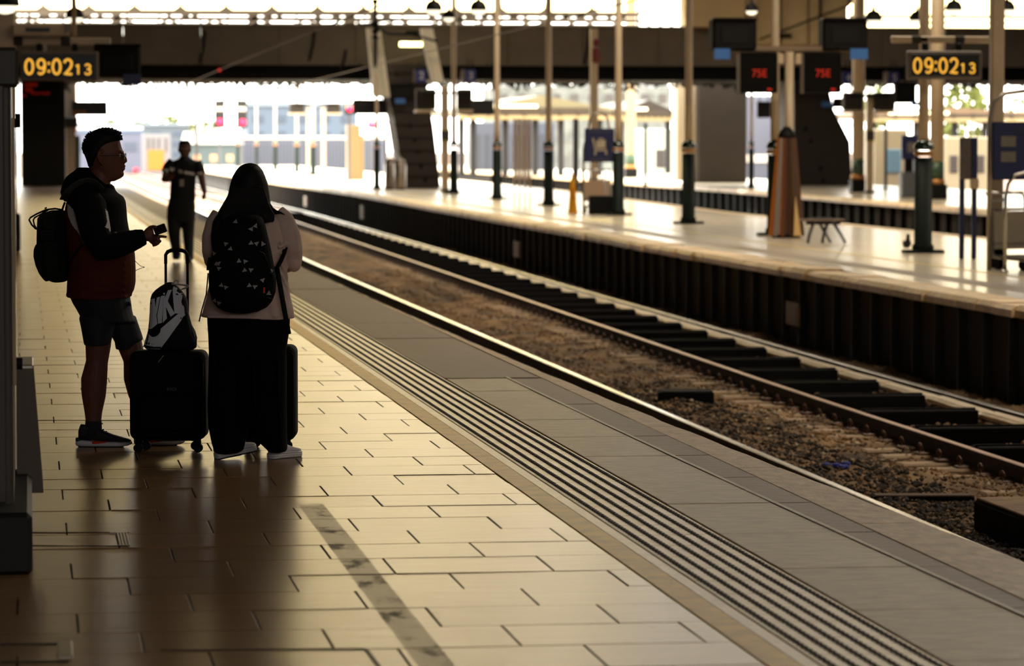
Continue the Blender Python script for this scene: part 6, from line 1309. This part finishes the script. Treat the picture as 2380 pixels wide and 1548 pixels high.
# ------------------------------------------------------------------ uniformed man in the distance
sf = Fig(424, 608, 'person', 'uniformed man walking up the platform with a reflective chest band and a badge'); P = sf.p
b = MB()
sf.loft(b, [(327.5, 424, 437, .04), (330, 420, 441, .07), (336, 417.5, 443.5, .09), (346, 416.5, 444.5, .097), (354, 418, 443, .095), (362, 421, 441, .085), (368, 425, 437, .07)], 18)
sf.loft(b, [(360, 422, 439, .06), (372, 418, 444, .07), (378, 406, 458, .1), (400, 402, 454, .12), (450, 400, 452, .12), (490, 398, 452, .12)], 18)
sf.tube(b, [(400, 380, 0), (390, 398, -.03), (386, 417, -.06), (396, 416, -.2), (408, 406, -.26)], [.06, .062, .062, .046, .03], 10)
sf.tube(b, [(460, 382, 0), (468, 408, 0), (473, 432, -.02), (477, 448, -.03)], [.06, .054, .046, .034], 10)
sf.tube(b, [(408, 480, 0), (407, 540, -.05), (412, 580, .04), (412, 597, .06)], [.09, .07, .055, .04], 10); sf.tube(b, [(440, 480, 0), (440, 540, 0), (440, 585, -.05), (440, 600, -.06)], [.09, .07, .055, .04], 10)
b.ball(P(430, 349, -.1), (.012, .02, .022)); b.ball(P(430, 357, -.09), (.025, .012, .008))
for sg in (-1, 1): b.ball(P(430.5 + sg * 14, 349, 0), (.012, .03, .035))
hand(sf, b, P(477, 447, -.03), P(478, 457, -.04), [[P(479 - i * 1.5, 457, -.045), P(478 - i * 2, 462, -.06), P(475 - i * 2, 464, -.06)] for i in range(4)], [P(475, 450, -.05), P(472, 455, -.07), P(471, 460, -.07)], .034)
hand(sf, b, P(408, 406, -.26), P(413, 401, -.29), [[P(413, 398 + i * 2, -.29), P(418, 397 + i * 2.2, -.31), P(421, 400 + i * 2, -.29)] for i in range(4)], [P(410, 401, -.28), P(413, 396, -.3), P(416, 395, -.31)], .034)
sf.part('body', remesh(b, 'body', M_skin2, .008, 4))
b = MB(); sf.loft(b, [(326.5, 423, 438, .04), (329, 419, 442, .075), (334, 416.5, 444.5, .098, .01), (343, 415.5, 445.5, .1, .02), (350, 417, 444, .09, .03)], 18); sf.part('hair', remesh(b, 'hair', M_hair, .007, 2))
q = MB()
for sg in (-1, 1): q.ball(P(430.5 + sg * 5.5, 346, -.088), (.014, .01, .008), 8, 5)
sf.part('eyes', q.mesh('eyes', mat('eye_white', (190, 184, 176), .3), True))
b = MB()
sf.loft(b, [(364, 420, 442, .08), (369, 416, 446, .09), (374, 404, 457, .115), (384, 399, 462, .13), (405, 398, 457, .135), (440, 396, 455, .135), (462, 394, 455.5, .14), (466, 395, 455, .135)], 22)
sf.tube(b, [(404, 376, 0), (393, 390, -.02), (387, 402, -.04)], [.08, .085, .075], 12); sf.tube(b, [(456, 377, 0), (464, 392, 0), (469, 406, 0)], [.08, .078, .068], 12)
sh = sf.part('shirt', remesh(b, 'shirt', mat('black_uniform', (12, 13, 13), .8), .008, 4)); sh.data.materials.append(mat('reflective_band', (220, 214, 210), .4))
paint(sh.data, sf, [([(398, 389), (412, 391), (427, 396), (427, 404), (412, 400), (398, 398)], 1), ([(431, 397), (453, 401), (455, 408), (431, 404)], 1), ([(382, 392), (394, 393), (394, 401), (382, 402)], 1), ([(458, 402), (472, 398), (473, 406), (459, 408)], 1)])
b = MB(); sf.loft(b, [(458, 395, 454, .14), (480, 389, 455, .14), (505, 388, 455, .135), (515, 388, 454, .13)], 20)
sf.loft(b, [(508, 388, 423, .1, -.02), (540, 391, 420, .095, -.04), (575, 397, 419, .085, .02), (592, 399, 420, .085, .06), (600, 399, 419, .08, .06)], 16); sf.loft(b, [(508, 421, 454, .1, .0), (540, 424, 452, .095, 0), (575, 428, 451, .085, -.04), (598, 429, 451, .085, -.06), (604, 429, 450, .08, -.06)], 16); sf.part('trousers', remesh(b, 'trousers', mat('black_uniform', (12, 13, 13), .8), .009, 4))
for u, v, d in ((410, 603, .06), (440, 608, -.06)):
    q = MB(); c = P(u, v, d); q.loft([(c.x, c.y - .06, c.z + .0, .05, .14), (c.x, c.y - .06, c.z + .035, .052, .14), (c.x, c.y - .02, c.z + .075, .045, .09), (c.x, c.y + .02, c.z + .11, .04, .05)], 16); sf.part('shoe', q.mesh('shoe', M_black, True))
bd = thing('name_badge', 'pale name badge hanging on the uniformed man\'s chest', 'badge', sf.g, -YAW)
q = MB(); c = P(425.5, 425, -.15); q.box(c, (.062, .008, .1), .004); link('card', q.mesh('card', mat('badge_white', (170, 164, 156), .5)), bd)
q = MB(); q.tube([P(425.5, 416, -.148), P(422, 392, -.135), P(421, 376, -.1)], .004, 6); q.tube([P(425.5, 416, -.148), P(430, 392, -.137), P(437, 376, -.1)], .004, 6); link('lanyard', q.mesh('lanyard', M_black, True), bd)
rd = thing('handheld_radio', 'small dark radio in the uniformed man\'s raised hand', 'radio', sf.g, -YAW)
q = MB(); q.box(P(417, 399, -.315), (.05, .03, .1), .008); link('body', q.mesh('body', M_black), rd)
q = MB(); q.tube([P(419, 392, -.315), P(419, 384, -.315)], .006, 6); link('antenna', q.mesh('antenna', M_black, True), rd)

def rf(t, w, h):
    for i in range(9): q = MB(); q.prism([(-w / 2 + i * w / 9, h), (-w / 2 + (i + 1) * w / 9 - .1, h), (-w / 2 + (i + .8) * w / 9, h + .5), (-w / 2 + (i + .2) * w / 9, h + .5)], 'y', 0, 2); part('saw_roof', q, mat('saw_roof_grey', (120, 124, 124), .6), t)
    for i in range(10): q = MB(); q.box((-w / 2 + (i + .5) * w / 10, -.05, h * .88), (w / 24, .1, h * .1), .02); part('pane', q, M_win, t)
block('far_station_roof', 'mottled grey sheds with saw roofs above the yellow canopy', 'building', 1150, 204, 1560, 262, 300, 8, mat('far_shed', (104, 108, 104), .7, var=.5, scale=.6), rf, -1.2)
# every loose piece of these kinds becomes a part of its own
SPLIT = {'bolt_cover', 'bracket', 'clamp', 'cross_bar', 'gusset', 'hanging_strap', 'hatch_handle', 'hatch_seal', 'insulator', 'lattice_bar', 'lock', 'eyebrows', 'eyes', 'panel_joint', 'shoulder_strap', 'side_cord', 'telescopic_tube', 'text_line', 'upright', 'vent_slat', 'wheel', 'wing', 'zip_seam', 'trolley_symbol', 'cantilever', 'drawstring', 'lanyard', 'buckle', 'roll_strap'}
REN = {'eyebrows': 'eyebrow', 'eyes': 'eye'}
for o in [o for o in bpy.data.objects if o.type == 'MESH' and o.name.split('.')[0] in SPLIT]:
    me = o.data; n = len(me.vertices); pa = list(range(n))
    def fi(a):
        while pa[a] != a: pa[a] = pa[pa[a]]; a = pa[a]
        return a
    for e in me.edges: pa[fi(e.vertices[0])] = fi(e.vertices[1])
    gr = {}
    for f in me.polygons: gr.setdefault(fi(f.vertices[0]), []).append(f)
    nm = REN.get(o.name.split('.')[0], o.name.split('.')[0])
    if len(gr) < 2:
        continue
    for fs_ in gr.values():
        ids = sorted({v for f in fs_ for v in f.vertices}); mp_ = {v: i for i, v in enumerate(ids)}
        m2 = bpy.data.meshes.new(nm); m2.from_pydata([me.vertices[v].co[:] for v in ids], [], [[mp_[v] for v in f.vertices] for f in fs_])
        for m in me.materials: m2.materials.append(m)
        m2.polygons.foreach_set('use_smooth', [f.use_smooth for f in fs_])
        c = link(nm, m2, o.parent); c.location = o.location; c.rotation_euler = o.rotation_euler; c.scale = o.scale
        for k_ in ('label',):
            if k_ in o: c[k_] = o[k_]
    bpy.data.objects.remove(o)
